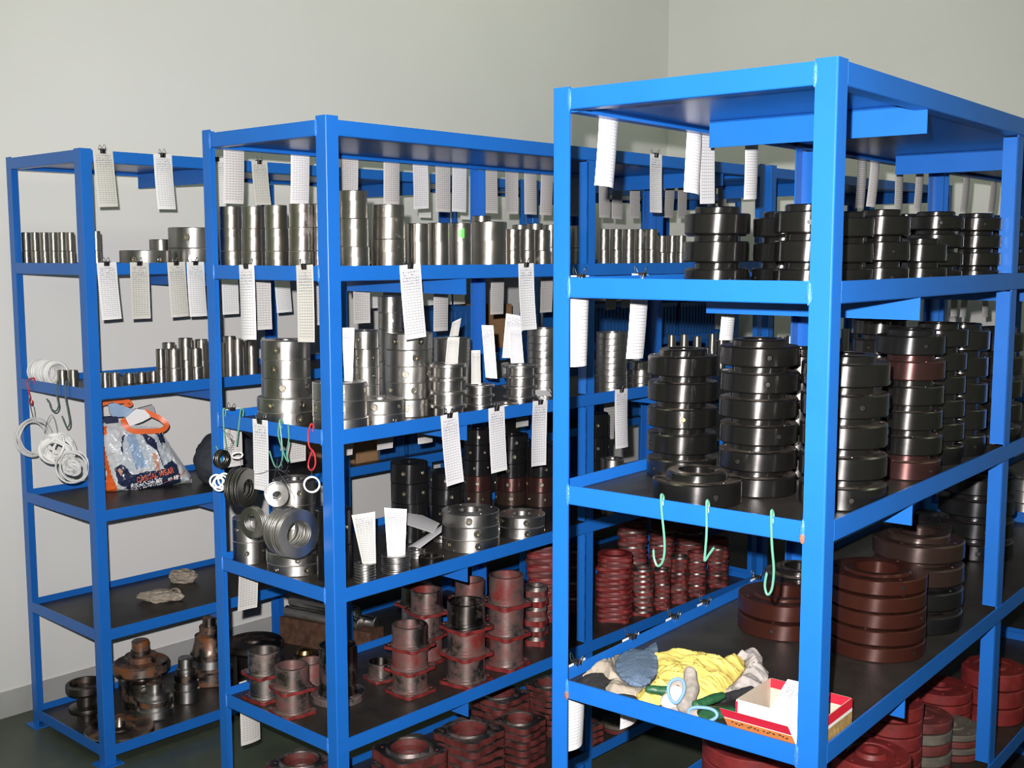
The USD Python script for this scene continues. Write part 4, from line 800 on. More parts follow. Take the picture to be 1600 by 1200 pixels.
SINGLE = {('coupling', 1088): 'black coupling alone in front, right rack second shelf, beside the green hooks',
          ('screwcyl', 226): 'single wide silver collar lying on left rack upper shelf',
          ('screwcyl', 252): 'small silver collar behind the wide one, left rack upper shelf',
          ('darkring', 674): 'dark ring lying in front of the fallen card, middle rack third shelf',
          ('darksleeve', 489): 'short dark sleeve behind the front pair, middle rack fourth shelf',
          ('darksleeve', 596): 'small black-topped sleeve left of front triple column, middle rack fourth shelf',
          ('flangesleeveround', 528): 'tall dark sleeve on a round flange behind corner post, middle rack fourth shelf'}
SPECIAL_MAT = {('flangesleeve', 729): ['red_worn', 'red_worn', 'dark_worn'], ('flangesleeve', 611): ['red_worn', 'steel_dull', 'dark_worn'], ('flangesleeve', 415): ['grey_worn'],
               ('screwcyl', 736): ['steel_warm', 'steel', 'steel'], ('flangestack', 838): ['grey_worn'], ('flangestack', 960): ['red_primer'], ('flangestack', 852): ['red_primer', 'red_dusty'], ('flangestack', 1004): ['grey_worn'], ('coupling', 1428): ['black_dark'], ('coupling', 1521): ['black_dark'],
               ('sleeve', 608): ['steel_warm']}
for si, (kind, x, y, z, pcs, desc, cx) in enumerate(STACKS):
    name, words, cat, group, build, mats = KIND[kind]
    if kind == 'silverring' and cx == 956: desc = 'pile past middle post, middle rack third shelf'
    mats = SPECIAL_MAT.get((kind, cx), mats)
    total = sum(n for n, _, _ in pcs); k = 0; zz = z; protos = {}
    for n, R, h in pcs:
        for _ in range(n):
            from_top = total - k
            if (kind, cx) in SINGLE: label = SINGLE[(kind, cx)]
            elif total == 1: label = '%s, %s' % (words, desc)
            else:
                o = 'top' if from_top == 1 else 'bottom' if from_top == total else ORD[from_top - 1]
                label = '%s %s%s, %s' % (o, words, '' if o in ('top', 'bottom') else ' down', desc)
            m = mats[k % len(mats)]
            loc = (x + rng.uniform(-.0012, .0012), y + rng.uniform(-.0012, .0012), zz + 0.0002)
            rz = rng.uniform(0, 360) if kind not in ('flangesleeve', 'flangestack', 'redflange', 'darksleeve') else rng.uniform(-14, 14) + (0 if kind != 'flangestack' else 30)
            if kind in ('screwcyl', 'blackcyl', 'blackcylmix'): rz = math.degrees(math.atan2(-y, -x)) + rng.uniform(-95, 25)
            elif kind == 'coupling' and rng.random() < 0.25: rz = math.degrees(math.atan2(-y, -x)) + rng.uniform(-40, 40)
            key = (R, h, m, si % 2 if kind != 'flangestack' else k % 2)
            if kind == 'sleeve' and total > 1: key = (round(R * (1 - .022 * k), 5), h, m, 9 if (total == 2 and k == 1 and R > .04) else 0)
            if kind == 'coupling' and cx == 1064 and k == 2: key = (R, h, m, 99); rz = math.degrees(math.atan2(-y, -x)) + 2
            if key not in protos:
                t = thing(name, label, cat, loc, rz, group)
                build(t, key[0], h - 0.0003, m, key[3] if kind != 'thinring' else k)
                protos[key] = t
            else:
                copy_of(protos[key], name, label, cat, loc, rz, group)
            k += 1; zz += h
    if kind == 'sleeve' and cx == 719:
        a0 = math.atan2(-y, -x) + 0.12; R = pcs[0][1] + 0.0006
        aa = np.linspace(a0 - 0.30, a0 + 0.28, 6)
        zs = [z + pcs[0][2] * 0.72, z + pcs[0][2] * 0.84]
        v = np.array([(x + R * math.cos(a), y + R * math.sin(a), q + 0.004 * i * (1 if q == zs[1] else -.5) * .4) for q in zs for i, a in enumerate(aa)])
        f = np.array([q for i in range(5) for q in ((i, i + 1, i + 7), (i, i + 7, i + 6))])
        t = thing('sticker', 'bright green sticker on a steel tube, middle rack upper shelf', 'sticker', (0, 0, 0))
        part(t, 'label_paper', (v, f), 'sticker_green')

# rusty hubs on the left rack's bottom shelf, each turned in one piece
def hub(name, label, cat, loc, prof, m, extra=None, n=40, tilt=None):
    t = thing(name, label, cat, loc)
    part(t, 'body', lathe(prof, n, close=False), m)
    for nm, pr, mm in extra or []: part(t, nm, lathe(pr, n, close=False), mm)
    return t
Z5 = LEV[0][5] - MATZ
def w0(u, v): return l2w(0, u, v, Z5)
H = dict(PT['hubs'])
mpp = 0.0026
p3 = H['h3']
hub('stub_shaft', 'tall rusty stub shaft with wide flange, left rack bottom shelf', 'shaft', (p3[0], p3[1], Z5), [(0, 0), (.074, 0), (.074, .10), (.060, .11), (.060, .125), (.098, .13), (.104, .137), (.104, .165), (.096, .172), (.058, .176), (.058, .196), (.05, .2), (.032, .2), (.032, .248), (.028, .252), (0, .252)], 'rusty', [('collar', [(.033, .2), (.036, .2), (.036, .215), (.033, .215)], 'rusty_dark')])
p4 = H['h4']
hub('stub_shaft', 'stub shaft with blue-stained steel drum in front of the tall one, left rack bottom shelf', 'shaft', (p4[0] + .004, p4[1] - .004, Z5), [(0, 0), (.060, 0), (.066, .006), (.066, .03), (.060, .034), (.060, .044), (.066, .048), (.066, .072), (.056, .078), (.056, .092), (.03, .096), (.03, .125), (0, .125)], 'steel_dull', [('rust_band', [(.0665, .05), (.0668, .05), (.0668, .068), (.0665, .068)], 'rusty')])
p5 = H['h5']
hub('stub_shaft', 'slim stub shaft with dark collar, middle of left rack bottom shelf', 'shaft', (p5[0], p5[1], Z5), [(0, 0), (.046, 0), (.048, .003), (.048, .046), (.040, .05), (.046, .054), (.046, .076), (.034, .084), (.034, .115), (.036, .118), (.036, .130), (.028, .134), (.028, .168), (.024, .172), (0, .172)], 'steel_dull', [('collar', [(.0345, .085), (.044, .085), (.044, .108), (.0345, .108)], 'rusty')])
p6 = H['h6']
hub('stub_shaft', 'stepped stub shaft nearest the middle rack, left rack bottom shelf', 'shaft', (p6[0] - .03, p6[1] + .06, Z5), [(0, 0), (.085, 0), (.088, .004), (.088, .05), (.078, .056), (.078, .12), (.07, .13), (.06, .165), (.058, .19), (.04, .2), (.04, .225), (.036, .23), (.026, .23), (.026, .262), (0, .262)], 'rusty', [('ring', [(.0785, .07), (.0815, .07), (.0815, .1), (.0785, .1)], 'steel_dull')])
p2 = H['h2']
hub('flange_plate', 'wide rusty flange plate with small hub behind corner post, left rack bottom shelf', 'flange', (p2[0] - .075, p2[1] + .035, Z5), [(0, 0), (.118, 0), (.12, .003), (.12, .014), (.116, .018), (.055, .02), (.05, .026), (.03, .03), (.02, .05), (.018, .062), (0, .062)], 'rusty')
p1 = H['h1']
hub('spool_hub', 'dark spool-shaped hub topped by an open ring, left rack bottom shelf', 'hub', (p1[0] - .01, p1[1] + .035, Z5), [(0, 0), (.034, 0), (.034, .022), (.06, .032), (.062, .04), (.06, .05), (.034, .056), (.034, .09), (.05, .1), (.066, .104), (.07, .11), (.07, .134), (.066, .138), (.056, .138), (.054, .116), (0, .116)], 'rusty_dark')
p0 = H['h0']
hub('drum_hub', 'low dark drum behind corner post at the wall side, left rack bottom shelf', 'hub', (p0[0] - .12, p0[1] + .12, Z5), [(0, 0), (.06, 0), (.062, .003), (.062, .07), (.058, .075), (.03, .075), (.028, .095), (0, .095)], 'rusty_dark')
q = w0(.33, .76)
hub('flange_plate', 'broad dark plate raised on a drum, seen through the middle rack end', 'flange', (q[0], q[1], Z5), [(0, 0), (.066, 0), (.07, .004), (.07, .11), (.05, .115), (.05, .13), (.108, .134), (.115, .14), (.115, .158), (.108, .164), (.05, .166), (.045, .174), (0, .174)], 'rusty_dark')
q = w0(.36, .985)
hub('brass_hub', 'low brass-topped hub behind the broad dark plate', 'hub', (q[0], q[1], Z5), [(0, 0), (.085, 0), (.087, .004), (.087, .02), (.06, .026), (.056, .05), (.05, .055), (0, .055)], 'rusty_dark', [('cap', [(0, .056), (.034, .056), (.036, .06), (.03, .075), (.012, .08), (0, .08)], 'brass')])
# timber balk with bright rods lying on it
a, b = w0(.03, 1.10), w0(.50, 1.22)
d = (b - a)[:2]; L = np.linalg.norm(d); ang = math.degrees(math.atan2(d[1], d[0]))
t = thing('timber_balk', 'rough brown timber balk on the left rack bottom shelf', 'timber', (a[0], a[1], Z5), ang)
part(t, 'balk', man(m3.Manifold.cube([L, .10, .115]).refine(2)), 'timber', smooth=False)
for i, (yy, zz_, x0, l) in enumerate([(.023, .139, .02, .40), (.072, .139, .05, .42), (.047, .181, .03, .36), (.02, .182, .30, .17), (.08, .183, .06, .24)]):
    if i > 2: continue
    t = thing('steel_rod', 'bright steel rod, %s of three lying on the timber balk' % ['front', 'rear', 'upper'][i], 'rod', (a[0], a[1], Z5), ang, 'steel rods on the timber balk')
    part(t, 'rod', place(disc(.0235, 0, l, 24, .002), np.array([[0, 0, 1], [1, 0, 0], [0, 1, 0]], float), (x0, yy, zz_)), 'steel')

# ------------------------------------------------------------------ stock cards
def card_mesh(w, L, bow=0.0, sway=0.0, nx=8, nz=10, th=0.0007):
    u, v = np.meshgrid(np.linspace(0, 1, nx), np.linspace(0, 1, nz))
    x = (u - .5) * w; z = -v * L
    y = -bow * 0.022 * (1 - (2 * u - 1) ** 2) * np.minimum(v * 3, 1) + sway * v ** 2
    fr = np.stack([x, y, z], -1).reshape(-1, 3); bk = fr + (0, th, 0)
    uv = np.stack([u, v], -1).reshape(-1, 2)
    f = []
    for i in range(nz - 1):
        for j in range(nx - 1):
            a, b, c, d = i * nx + j, i * nx + j + 1, (i + 1) * nx + j + 1, (i + 1) * nx + j
            f += [(a, c, b), (a, d, c)]
    f = np.array(f); n = len(fr)
    rim = list(range(nx)) + [i * nx + nx - 1 for i in range(1, nz)] + [(nz - 1) * nx + j for j in range(nx - 2, -1, -1)] + [i * nx for i in range(nz - 2, 0, -1)]
    g = [q for a, b in zip(rim, rim[1:] + rim[:1]) for q in ((a, b, b + n), (a, b + n, a + n))]
    return (np.vstack([fr, bk]), np.vstack([f, f[:, ::-1] + n, np.array(g)])), np.vstack([uv, uv])
def clip(t, y0=0.0, up=True):
    prof = [(-.0025 + y0, -.012), (.0095 + y0, -.012), (.0125 + y0, .0032), (-.0055 + y0, .0032)]
    m = man(extrude(prof, .019))
    c = part(t, 'binder_clip', place(m, np.array([[0, 0, 1], [1, 0, 0], [0, 1, 0]], float), (-.0095, 0, 0)), 'clip_black', smooth=False, label='black binder clip')
    for s in (-1, 1):
        yb = (-.0045 if s < 0 else .0115) + y0
        pts = [(-.006, yb, -.010), (-.005, yb + s * .003, .002), (-.0035, yb + s * .006, .012), (0, yb + s * .0075, .0165), (.0035, yb + s * .006, .012), (.005, yb + s * .003, .002), (.006, yb, -.010)]
        part(c, 'wire_handle', tube(pts, .0009, 5, 3), 'clip_wire')
SHELF = ['top', 'upper shelf', 'second shelf', 'third shelf', 'fourth shelf', 'bottom shelf']
RN = ['left rack', 'middle rack', 'right rack']
SIDE = {'R': 'aisle-side bar', 'L': 'far-side bar', 'F': 'near end bar'}
STYLE = {'w': ('card_white', 'white'), 'c': ('card_cream', 'cream'), 'g': ('card_grid', 'grey-white'), 'p': ('card_plain_grid', 'white')}
seen = {}
cnt = {}
for c in CARDS: cnt[c[:3]] = cnt.get(c[:3], 0) + 1
for (r, l, s, c, L, style, tilt, w, bow) in CARDS:
    z = LEV[r][l] + .0025
    W = RW[r]
    if s == 'F': pos, rz = l2w(r, c, -.0035, z), RYAW[r]
    elif s == 'R': pos, rz = l2w(r, W + .0035, c, z), RYAW[r] + 90
    else: pos, rz = l2w(r, -.0045, c, z), RYAW[r] + 90
    i = seen.get((r, l, s), 0); seen[(r, l, s)] = i + 1
    mname, cw = STYLE[style]
    if s == 'L' and style == 'w': mname = 'card_plain_grid'
    where = '%s from left on the %s, %s %s' % (ORD[i], SIDE[s], RN[r], SHELF[l]) if cnt[(r, l, s)] > 1 else 'alone on the %s, %s %s' % (SIDE[s], RN[r], SHELF[l])
    t = thing('stock_card', '%s ruled stock card, %s' % (cw, where), 'stock card', pos, rz, 'stock cards clipped to the racks')
    sway = (rng.uniform(-.012, .002) if s != 'L' else rng.uniform(-.004, .010))
    (v, f), uv = card_mesh(w, L, bow if bow else rng.uniform(-.15, .25), sway)
    a = math.radians(tilt)
    v = v @ np.array([[math.cos(a), 0, math.sin(a)], [0, 1, 0], [-math.sin(a), 0, math.cos(a)]])
    part(t, 'card', (v, f), mname, smooth=True, uv=uv)
    clip(t, 0.0 if s != 'L' else -.0045)
def quad_card(name, label, Q, mname, bend=0.0):
    """a loose card between four corners: bottom-left, bottom-right, top-left, top-right"""
    Q = np.array(Q); o = Q.mean(0); nx, nz = 7, 10
    u, v = np.meshgrid(np.linspace(0, 1, nx), np.linspace(0, 1, nz))
    n = np.cross(Q[1] - Q[0], Q[2] - Q[0]); n /= np.linalg.norm(n)
    P = (Q[2] - o) * ((1 - u) * (1 - v))[..., None] + (Q[3] - o) * (u * (1 - v))[..., None] + (Q[0] - o) * ((1 - u) * v)[..., None] + (Q[1] - o) * (u * v)[..., None]
    P = P + n * (bend * (1 - (2 * u - 1) ** 2))[..., None]
    fr = P.reshape(-1, 3); bk = fr - n * .0007
    f = np.array([q for i in range(nz - 1) for j in range(nx - 1) for q in ((i * nx + j, (i + 1) * nx + j + 1, i * nx + j + 1), (i * nx + j, (i + 1) * nx + j, (i + 1) * nx + j + 1))])
    uv = np.stack([u, v], -1).reshape(-1, 2); k = len(fr)
    t = thing(name, label, 'stock card', o)
    part(t, 'card', (np.vstack([fr, bk]), np.vstack([f, f[:, ::-1] + k])), mname, smooth=True, uv=np.vstack([uv, uv]))
SCL = ['tall white card upright beside corner post, middle rack second shelf', 'cream card standing before the silver collars, stuck in the four-flange column', 'creased cream card behind it, top of the tall collar column', 'cream card upright in the three-flange column', 'white card leaning back from the three-flange column', 'white card upright in front of flanged column near right post',
       'tall cream card behind the upright white card near right post', 'cream upright card on left ring pile, middle rack third shelf', 'white upright card on right ring pile, middle rack third shelf']
for (Q, style, l, cx), lab in zip(PT['SC'], SCL): quad_card('stock_card', lab, Q, STYLE[style][0], .005)
FCL = ['lower fallen card lying across small rings, middle rack third shelf', 'upper fallen card beside the upright cards, middle rack third shelf', 'folded white card lying left of right rack post, middle rack second shelf', 'white card drooping down the ring column, middle rack second shelf']
for Q, lab in zip(PT['FC'], FCL): quad_card('stock_card', lab, Q, 'card_plain_grid', .004)

# ------------------------------------------------------------------ crates and cartons at the back of the left racks
seen = {}
CN = ['first', 'second', 'third', 'fourth', 'fifth', 'sixth', 'seventh', 'eighth']
for (l, what, v0, v1, h) in PT['crates']:
    z = LEV[0][l] - MATZ
    h = max(h, 0.17); h = min(h, .36)
    if v0 < 2.16 < v1 + .02: v0, v1 = (v0, min(v1, 2.13)) if v0 < 2.0 else (max(v0, 2.21), v1)
    if v1 > 4.0: v1 = 4.0
    v1 -= .006
    i = seen.get((l, what), 0); seen[(l, what)] = i + 1
    u0, u1 = .05, .40
    t = thing('cardboard_box' if what == 'box' else 'plastic_crate', '%s %s at the back of the left row, %s' % (CN[i], 'brown cardboard box' if what == 'box' else 'blue ribbed plastic crate', SHELF[l]), 'box' if what == 'box' else 'crate', l2w(0, 0, 0, z), RYAW[0], None if what == 'box' else 'blue plastic crates')
    if what == 'box':
        part(t, 'carton', join(box(u0, u1, v0, v0 + .004, 0, h), box(u0, u1, v1 - .004, v1, 0, h), box(u0, u0 + .004, v0, v1, 0, h), box(u1 - .004, u1, v0, v1, 0, h), box(u0, u1, v0, v1, 0, .004)), 'cardboard', smooth=False)
        part(t, 'flap', box(u1 - .12, u1, v0 + .004, v1 - .004, h, h + .003), 'cardboard', smooth=False)
    else:
        part(t, 'shell', join(box(u0, u1, v0, v0 + .004, 0, h), box(u0, u1, v1 - .004, v1, 0, h), box(u0, u0 + .004, v0, v1, 0, h), box(u1 - .004, u1, v0, v1, 0, h), box(u0, u1, v0, v1, 0, .004)), 'bin_blue', smooth=False)
        part(t, 'rim', join(box(u0 - .008, u1 + .008, v0, v0 + .01, h - .02, h + .002), box(u0 - .008, u1 + .008, v1 - .01, v1, h - .02, h + .002), box(u1, u1 + .01, v0, v1, h - .02, h + .002)), 'bin_blue', smooth=False)
        k = max(2, int((v1 - v0) / .03))
        for j in range(k):
            vv = v0 + (j + .5) / k * (v1 - v0)
            part(t, 'rib', box(u1, u1 + .006, vv - .004, vv + .004, .01, h - .02), 'bin_blue', smooth=False)

# ------------------------------------------------------------------ hooks and what hangs on them
def hook(label, pts, r, m, tip=None, group='wire hooks', hang=None):
    P = np.array(pts); o = P[0].copy()
    over = [P[0] + (0, 0.008, -.012), P[0] + (0, 0.010, .004), P[0] + (0, .002, .008)]
    t = thing('wire_hook', label, 'hook', o, 0, group)
    part(t, 'wire', tube(np.vstack([over, P[1:]]) - o, r, 8, 6), m)
    d = P[-1] - P[-2]; d /= np.linalg.norm(d)
    if tip: part(t, 'bare_tip', tube([P[-1] - o, P[-1] + d * .003 - o], r * 0.9, 8, 1), tip, label='bare wire tip')
    return t
for pts, lab in zip(PT['hook3'], ['left green hook on the right rack front bar', 'middle green hook with bent V end, right rack front bar', 'right green hook with curled end, right rack front bar']):
    hook(lab, pts, .0024, 'hook_green', 'hook_tip', 'green hooks on the right rack')
for pts, lab, m in zip(PT['hook2'], ['long green hook at left on the middle rack end', 'short green hook beside it holding dark coil, middle rack end', 'green looped hook wire in the middle, middle rack end', 'green hook with upturned end beside the loop, middle rack end', 'red looped hook holding a white ring, middle rack end'], ['hook_green'] * 4 + ['hook_red']):
    hook(lab, pts, .0022, m)
for pts, lab, m in zip(PT['hook1'], ['red hook at the left rack near end', 'dark green hook in the middle of the left rack end', 'dark green hook by the left rack corner post'], ['hook_red', 'hook_dark', 'hook_dark']):
    hook(lab, pts, .0026, m)
C2 = [np.array(p) for p in PT['c2']]
hfw = np.array([FWD[0], FWD[1], 0]); hfw /= np.linalg.norm(hfw)
hrt = np.array([RGT[0], RGT[1], 0]); hrt /= np.linalg.norm(hrt)
def coil(label, cen, R, ri, length, axis, m, wire_from=None, n=None, name='shim_coil', cat='coil', group='shim coils on the middle rack', wires=()):
    t = thing(name, label, cat, cen, 0, group)
    B = basis(axis); n = n or max(3, int(length / .0035))
    ms = []
    for i in range(n):
        z0 = -length / 2 + length * i / n; rr = R * (1 - .03 * nrng.random())
        part(t, 'shim_ring', place(ring(ri, rr, z0, z0 + length / n * .82, .0005, 32), B, hrt * nrng.normal() * .0012 + np.array([0, 0, nrng.normal() * .0012])), m)
    for w in wires:
        part(t, 'tie_wire', tube(np.array(w) - cen, .0006, 5, 4), 'wire_grey')
    return t
up = np.array([0, 0, 1.0])
coil('big bright shim coil at the middle of the rack end', C2[3], .064, .036, .075, -hfw * .72 + hrt * .69, 'steel', n=16, wires=[[C2[3] + up * .06, C2[3] + up * .09 + hrt * .01, C2[3] + up * .13 - hrt * .01, C2[2] + up * .06]])
coil('small bright shim coil hung above the big one', C2[2] - hfw * .075 + up * .014 + hrt * .010, .030, .012, .03, -hfw * .9 + hrt * .3, 'steel', n=8, wires=[[C2[2] - hfw * .075 + up * .03, C2[2] - hfw * .05 + up * .05, C2[2] + up * .075]])
coil('dull shim coil half behind the big bright one', C2[4] + hfw * .01 - hrt * .018, .043, .022, .018, -hfw * .85 - hrt * .5, 'steel', n=5)
C2[1] = C2[1] + hrt * .008
coil('dark tilted shim coil at left on the rack end', C2[1], .055, .026, .045, -hfw * .34 + hrt * .94, 'steel_dark', n=14, wires=[[C2[1] + up * .055, C2[1] + up * .08, C2[1] + up * .1 - hrt * .005]])
coil('small dark shim coil above the white rings', C2[7] + hfw * .012, .026, .015, .02, -hfw * .5 + hrt * .8, 'steel_dark', n=6)
for i, (dx, dz, tl) in enumerate([(-.010, .001, .1), (-.002, -.007, -.1), (.005, .001, .2), (.015, .007, -.15)]):
    t = thing('plastic_ring', '%s white plastic ring of the bundle at left, middle rack end' % ORD[i], 'ring', C2[0] + hrt * (dx + .004) + up * dz - hfw * (.045 + .004 * i), 0, 'white plastic ring bundle')
    part(t, 'body', place(ring(.0150, .0200, -.0018, .0018, .001, 32), basis(-hfw + hrt * tl + up * .1)), 'white_plastic')
t = thing('plastic_ring', 'double white plastic ring under the red hook, middle rack end', 'ring', C2[5], 0)
for i in (0, 1): part(t, 'body', place(ring(.0175, .0215, -.002, .002, .001, 36), basis(-hfw + hrt * .12 * i + up * .05), -hfw * .005 * i + up * .002 * i), 'white_plastic')
part(t, 'tie_wire', tube([(0, 0, .02), (0, 0, .035), (.001, 0, .045)], .0006, 5, 3), 'wire_grey')
t = thing('plastic_ring', 'white plastic ring lying flat behind the wires, middle rack end', 'ring', C2[6] + hfw * .02, 0)
part(t, 'body', place(ring(.012, .0165, -.002, .002, .001, 32), basis(up * .9 - hfw * .4)), 'white_plastic')
for i, (cen, sd) in enumerate([(C2[2] + up * .062 + hrt * .005, 3), (C2[1] + up * .13 - hrt * .02, 9)]):
    t = thing('wire_twist', ['bunch of twisted wire ends above the small coil', 'bunch of twisted wire ends by the left green hook'][i], 'wire', cen, 0)
    g = np.random.default_rng(sd)
    for j in range(7):
        d0 = g.normal(size=3) * (.03, .006, .02); part(t, 'wire', tube([(0, 0, 0), d0 * .5 + g.normal(size=3) * .004, d0, d0 * 1.25 + g.normal(size=3) * .008], .0006, 4, 4), 'wire_grey')
# white cord coils on the left rack
C1 = [np.array(p) for p in PT['c1']]
def loops(t, cen, R, n, r, spread, sd, ax, m, squash=1.0):
    g = np.random.default_rng(sd)
    for i in range(n):
        B = basis(ax + g.normal(size=3) * spread)
        rr = R * (1 + g.normal() * .06)
        a = np.linspace(0, 2 * math.pi, 28, endpoint=False)
        P = np.stack([rr * np.cos(a), rr * squash * np.sin(a), .003 * np.sin(3 * a + i)], 1) @ B.T + g.normal(size=3) * (.006, .004, .006)
        part(t, 'cord_turn', tube(P, r, 6, 1, closed=True), m)
t = thing('cord_coil', 'large loose coil of pale cord under the red hook, left rack', 'cord', C1[0], 0)
loops(t, C1[0], .066, 5, .0035, .10, 1, -hfw + hrt * 1.3, 'grey_rope')
part(t, 'tie_wire', tube([(0, 0, .07), hrt * -.006 + up * .10, hrt * -.008 + up * .12, hrt * .004 + up * .11, hrt * .008 + up * .07], .0009, 5, 4), 'wire_grey')
t = thing('cord_coil', 'tangled bundle of white cord in the middle, left rack end', 'cord', C1[1], 0)
loops(t, C1[1], .052, 18, .0046, .75, 2, -hfw + hrt * .2, 'white_plastic', .85)
part(t, 'tie_wire', tube([hrt * -.04 + up * .05, hrt * -.03 + up * .09, hrt * -.012 + up * .115, hrt * -.002 + up * .09, hrt * .004 + up * .05], .0009, 5, 4), 'wire_grey')
t = thing('cord_coil', 'small round coil of pale cord by the corner post, left rack end', 'cord', C1[2], 0)
loops(t, C1[2], .050, 3, .003, .06, 4, -hfw, 'grey_rope')
loops(t, C1[2], .024, 7, .005, .35, 5, -hfw, 'grey_rope')
t = thing('cord_roll', 'thick roll of white cord lying on the left rack second shelf', 'cord', l2w(0, .042, .062, LEV[0][2] - MATZ), RYAW[0])
for i in range(13):
    a = np.linspace(0, 2 * math.pi, 24, endpoint=False); x = .012 * i + .004
    P = np.stack([x + .004 * np.cos(a + i), .036 * np.cos(a), .046 + .040 * np.sin(a) * (1 + .03 * math.sin(i * 2.1))], 1)
    part(t, 'cord_turn', tube(P, .0058, 6, 1, closed=True), 'grey_rope' if i % 4 == 1 else 'white_plastic')

# ------------------------------------------------------------------ cloths and gloves on the right rack's third shelf
Z3 = LEV[2][3] - MATZ
def cloth(name, label, cat, outline, z0, height, m, sd, folds=1.0, step=.0032, soft=.012, parent=None):
    P = Polygon(outline).buffer(0)
    if P.geom_type != 'Polygon': P = max(P.geoms, key=lambda g: g.area)
    P = P.buffer(.003).buffer(-.002)
    x0, y0, x1, y1 = P.bounds; c = np.array([(x0 + x1) / 2, (y0 + y1) / 2])
    gx, gy = np.meshgrid(np.arange(x0, x1, step), np.arange(y0, y1, step)); g = np.random.default_rng(sd)
    pts = np.stack([gx.ravel(), gy.ravel()], 1) + g.normal(size=(gx.size, 2)) * step * .12
    inside = shapely.contains_xy(P.buffer(-step * .4), pts[:, 0], pts[:, 1]); pts = pts[inside]
    n = int(P.exterior.length / step); bd = np.array([P.exterior.interpolate(i / n, normalized=True).coords[0] for i in range(n)])
    bd += g.normal(size=bd.shape) * step * .12
    A = np.vstack([bd, pts]); tri = Delaunay(A).simplices
    ce = A[tri].mean(1); tri = tri[shapely.contains_xy(P.buffer(step * .1), ce[:, 0], ce[:, 1])]
    dist = shapely.distance(P.exterior, shapely.points(A))
    q = np.c_[A, np.zeros(len(A))]
    w = (q @ np.array([[math.cos(sd), -math.sin(sd), 0], [math.sin(sd), math.cos(sd), 0], [0, 0, 1]])) * (.42, 1.25, 1) + .035 * np.c_[meshkit.fbm(q * 22, 3, sd), meshkit.fbm(q * 22 + 9, 3, sd + 1), np.zeros(len(A))]
    rid = 1 - np.abs(2 * meshkit.fbm(w * 26, 3, sd + 2) - 1); fine = 1 - np.abs(2 * meshkit.fbm(w * 70, 2, sd + 5) - 1)
    big = meshkit.fbm(q * 9, 2, sd + 3)
    hgt = (1 - np.exp(-dist / soft)) * height * (.35 + .55 * big + folds * (.70 * rid ** 3 + .07 * fine ** 2))
    edge = .004 + .010 * meshkit.fbm(q * 40, 2, sd + 8)
    top = np.c_[A - c, z0 + np.maximum(edge, hgt + .004)]
    bot = np.c_[A - c, np.full(len(A), z0) + .0005]
    k = len(A); v2 = A[tri]; s = np.cross(v2[:, 1] - v2[:, 0], v2[:, 2] - v2[:, 0]) < 0
    tri[s] = tri[s][:, ::-1]
    rim = np.array([q for i in range(n) for q in ((i, (i + 1) % n, (i + 1) % n + k), (i, (i + 1) % n + k, i + k))])
    if Polygon(bd).exterior.is_ccw: rim = rim[:, ::-1]
    t = parent or thing(name, label, cat, (c[0], c[1], 0))
    part(t, 'cloth' if not parent else name, (np.vstack([top, bot]), np.vstack([tri, tri[:, ::-1] + k, rim])), m, smooth=True)
    return t, c
cloth('rag', 'black rag at the left corner of the glove pile', 'rag', PT['dark'], Z3, .014, 'cloth_black', 11)
cloth('rag', 'tan frayed rag left of the denim one', 'rag', PT['tan'], Z3, .022, 'cloth_tan', 12)
cloth('rag', 'tan rag flattened below the denim one', 'rag', PT['tan2'], Z3, .018, 'cloth_tan', 13)
cloth('rag', 'round blue denim rag on the pile', 'rag', PT['denim'], Z3 + .006, .030, 'cloth_denim', 14, folds=.12, soft=.03)
cloth('rag', 'crumpled yellow cloth in the middle of the pile', 'rag', PT['yellow'], Z3 + .001, .028, 'cloth_yellow', 25, folds=1.0, soft=.018)
cloth('rag', 'crumpled grey-white cotton cloth right of the yellow one', 'rag', PT['greyglove'], Z3, .030, 'cloth_grey', 16, folds=1.1, soft=.016)
def hullchain(pts, rad, sub=.006, flat=1.0):
    m = None
    for (p, r), (q, s) in zip(list(zip(pts, rad))[:-1], list(zip(pts, rad))[1:]):
        a = m3.Manifold.sphere(r, 20).translate([float(x) for x in p]); b = m3.Manifold.sphere(s, 20).translate([float(x) for x in q])
        h = m3.Manifold.batch_hull([a, b]); m = h if m is None else m + h
    m = m.refine_to_length(sub); v, f = man(m)
    tm = trimesh.Trimesh(v, f, process=True); trimesh.smoothing.filter_taubin(tm, iterations=12)
    v = np.array(tm.vertices); zb = v[:, 2].min(); v[:, 2] = zb + (v[:, 2] - zb) * flat; v = v + np.array(tm.vertex_normals) * ((meshkit.fbm(v * 60, 3, 4) - .5) * .005)[:, None]
    return v, np.array(tm.faces)
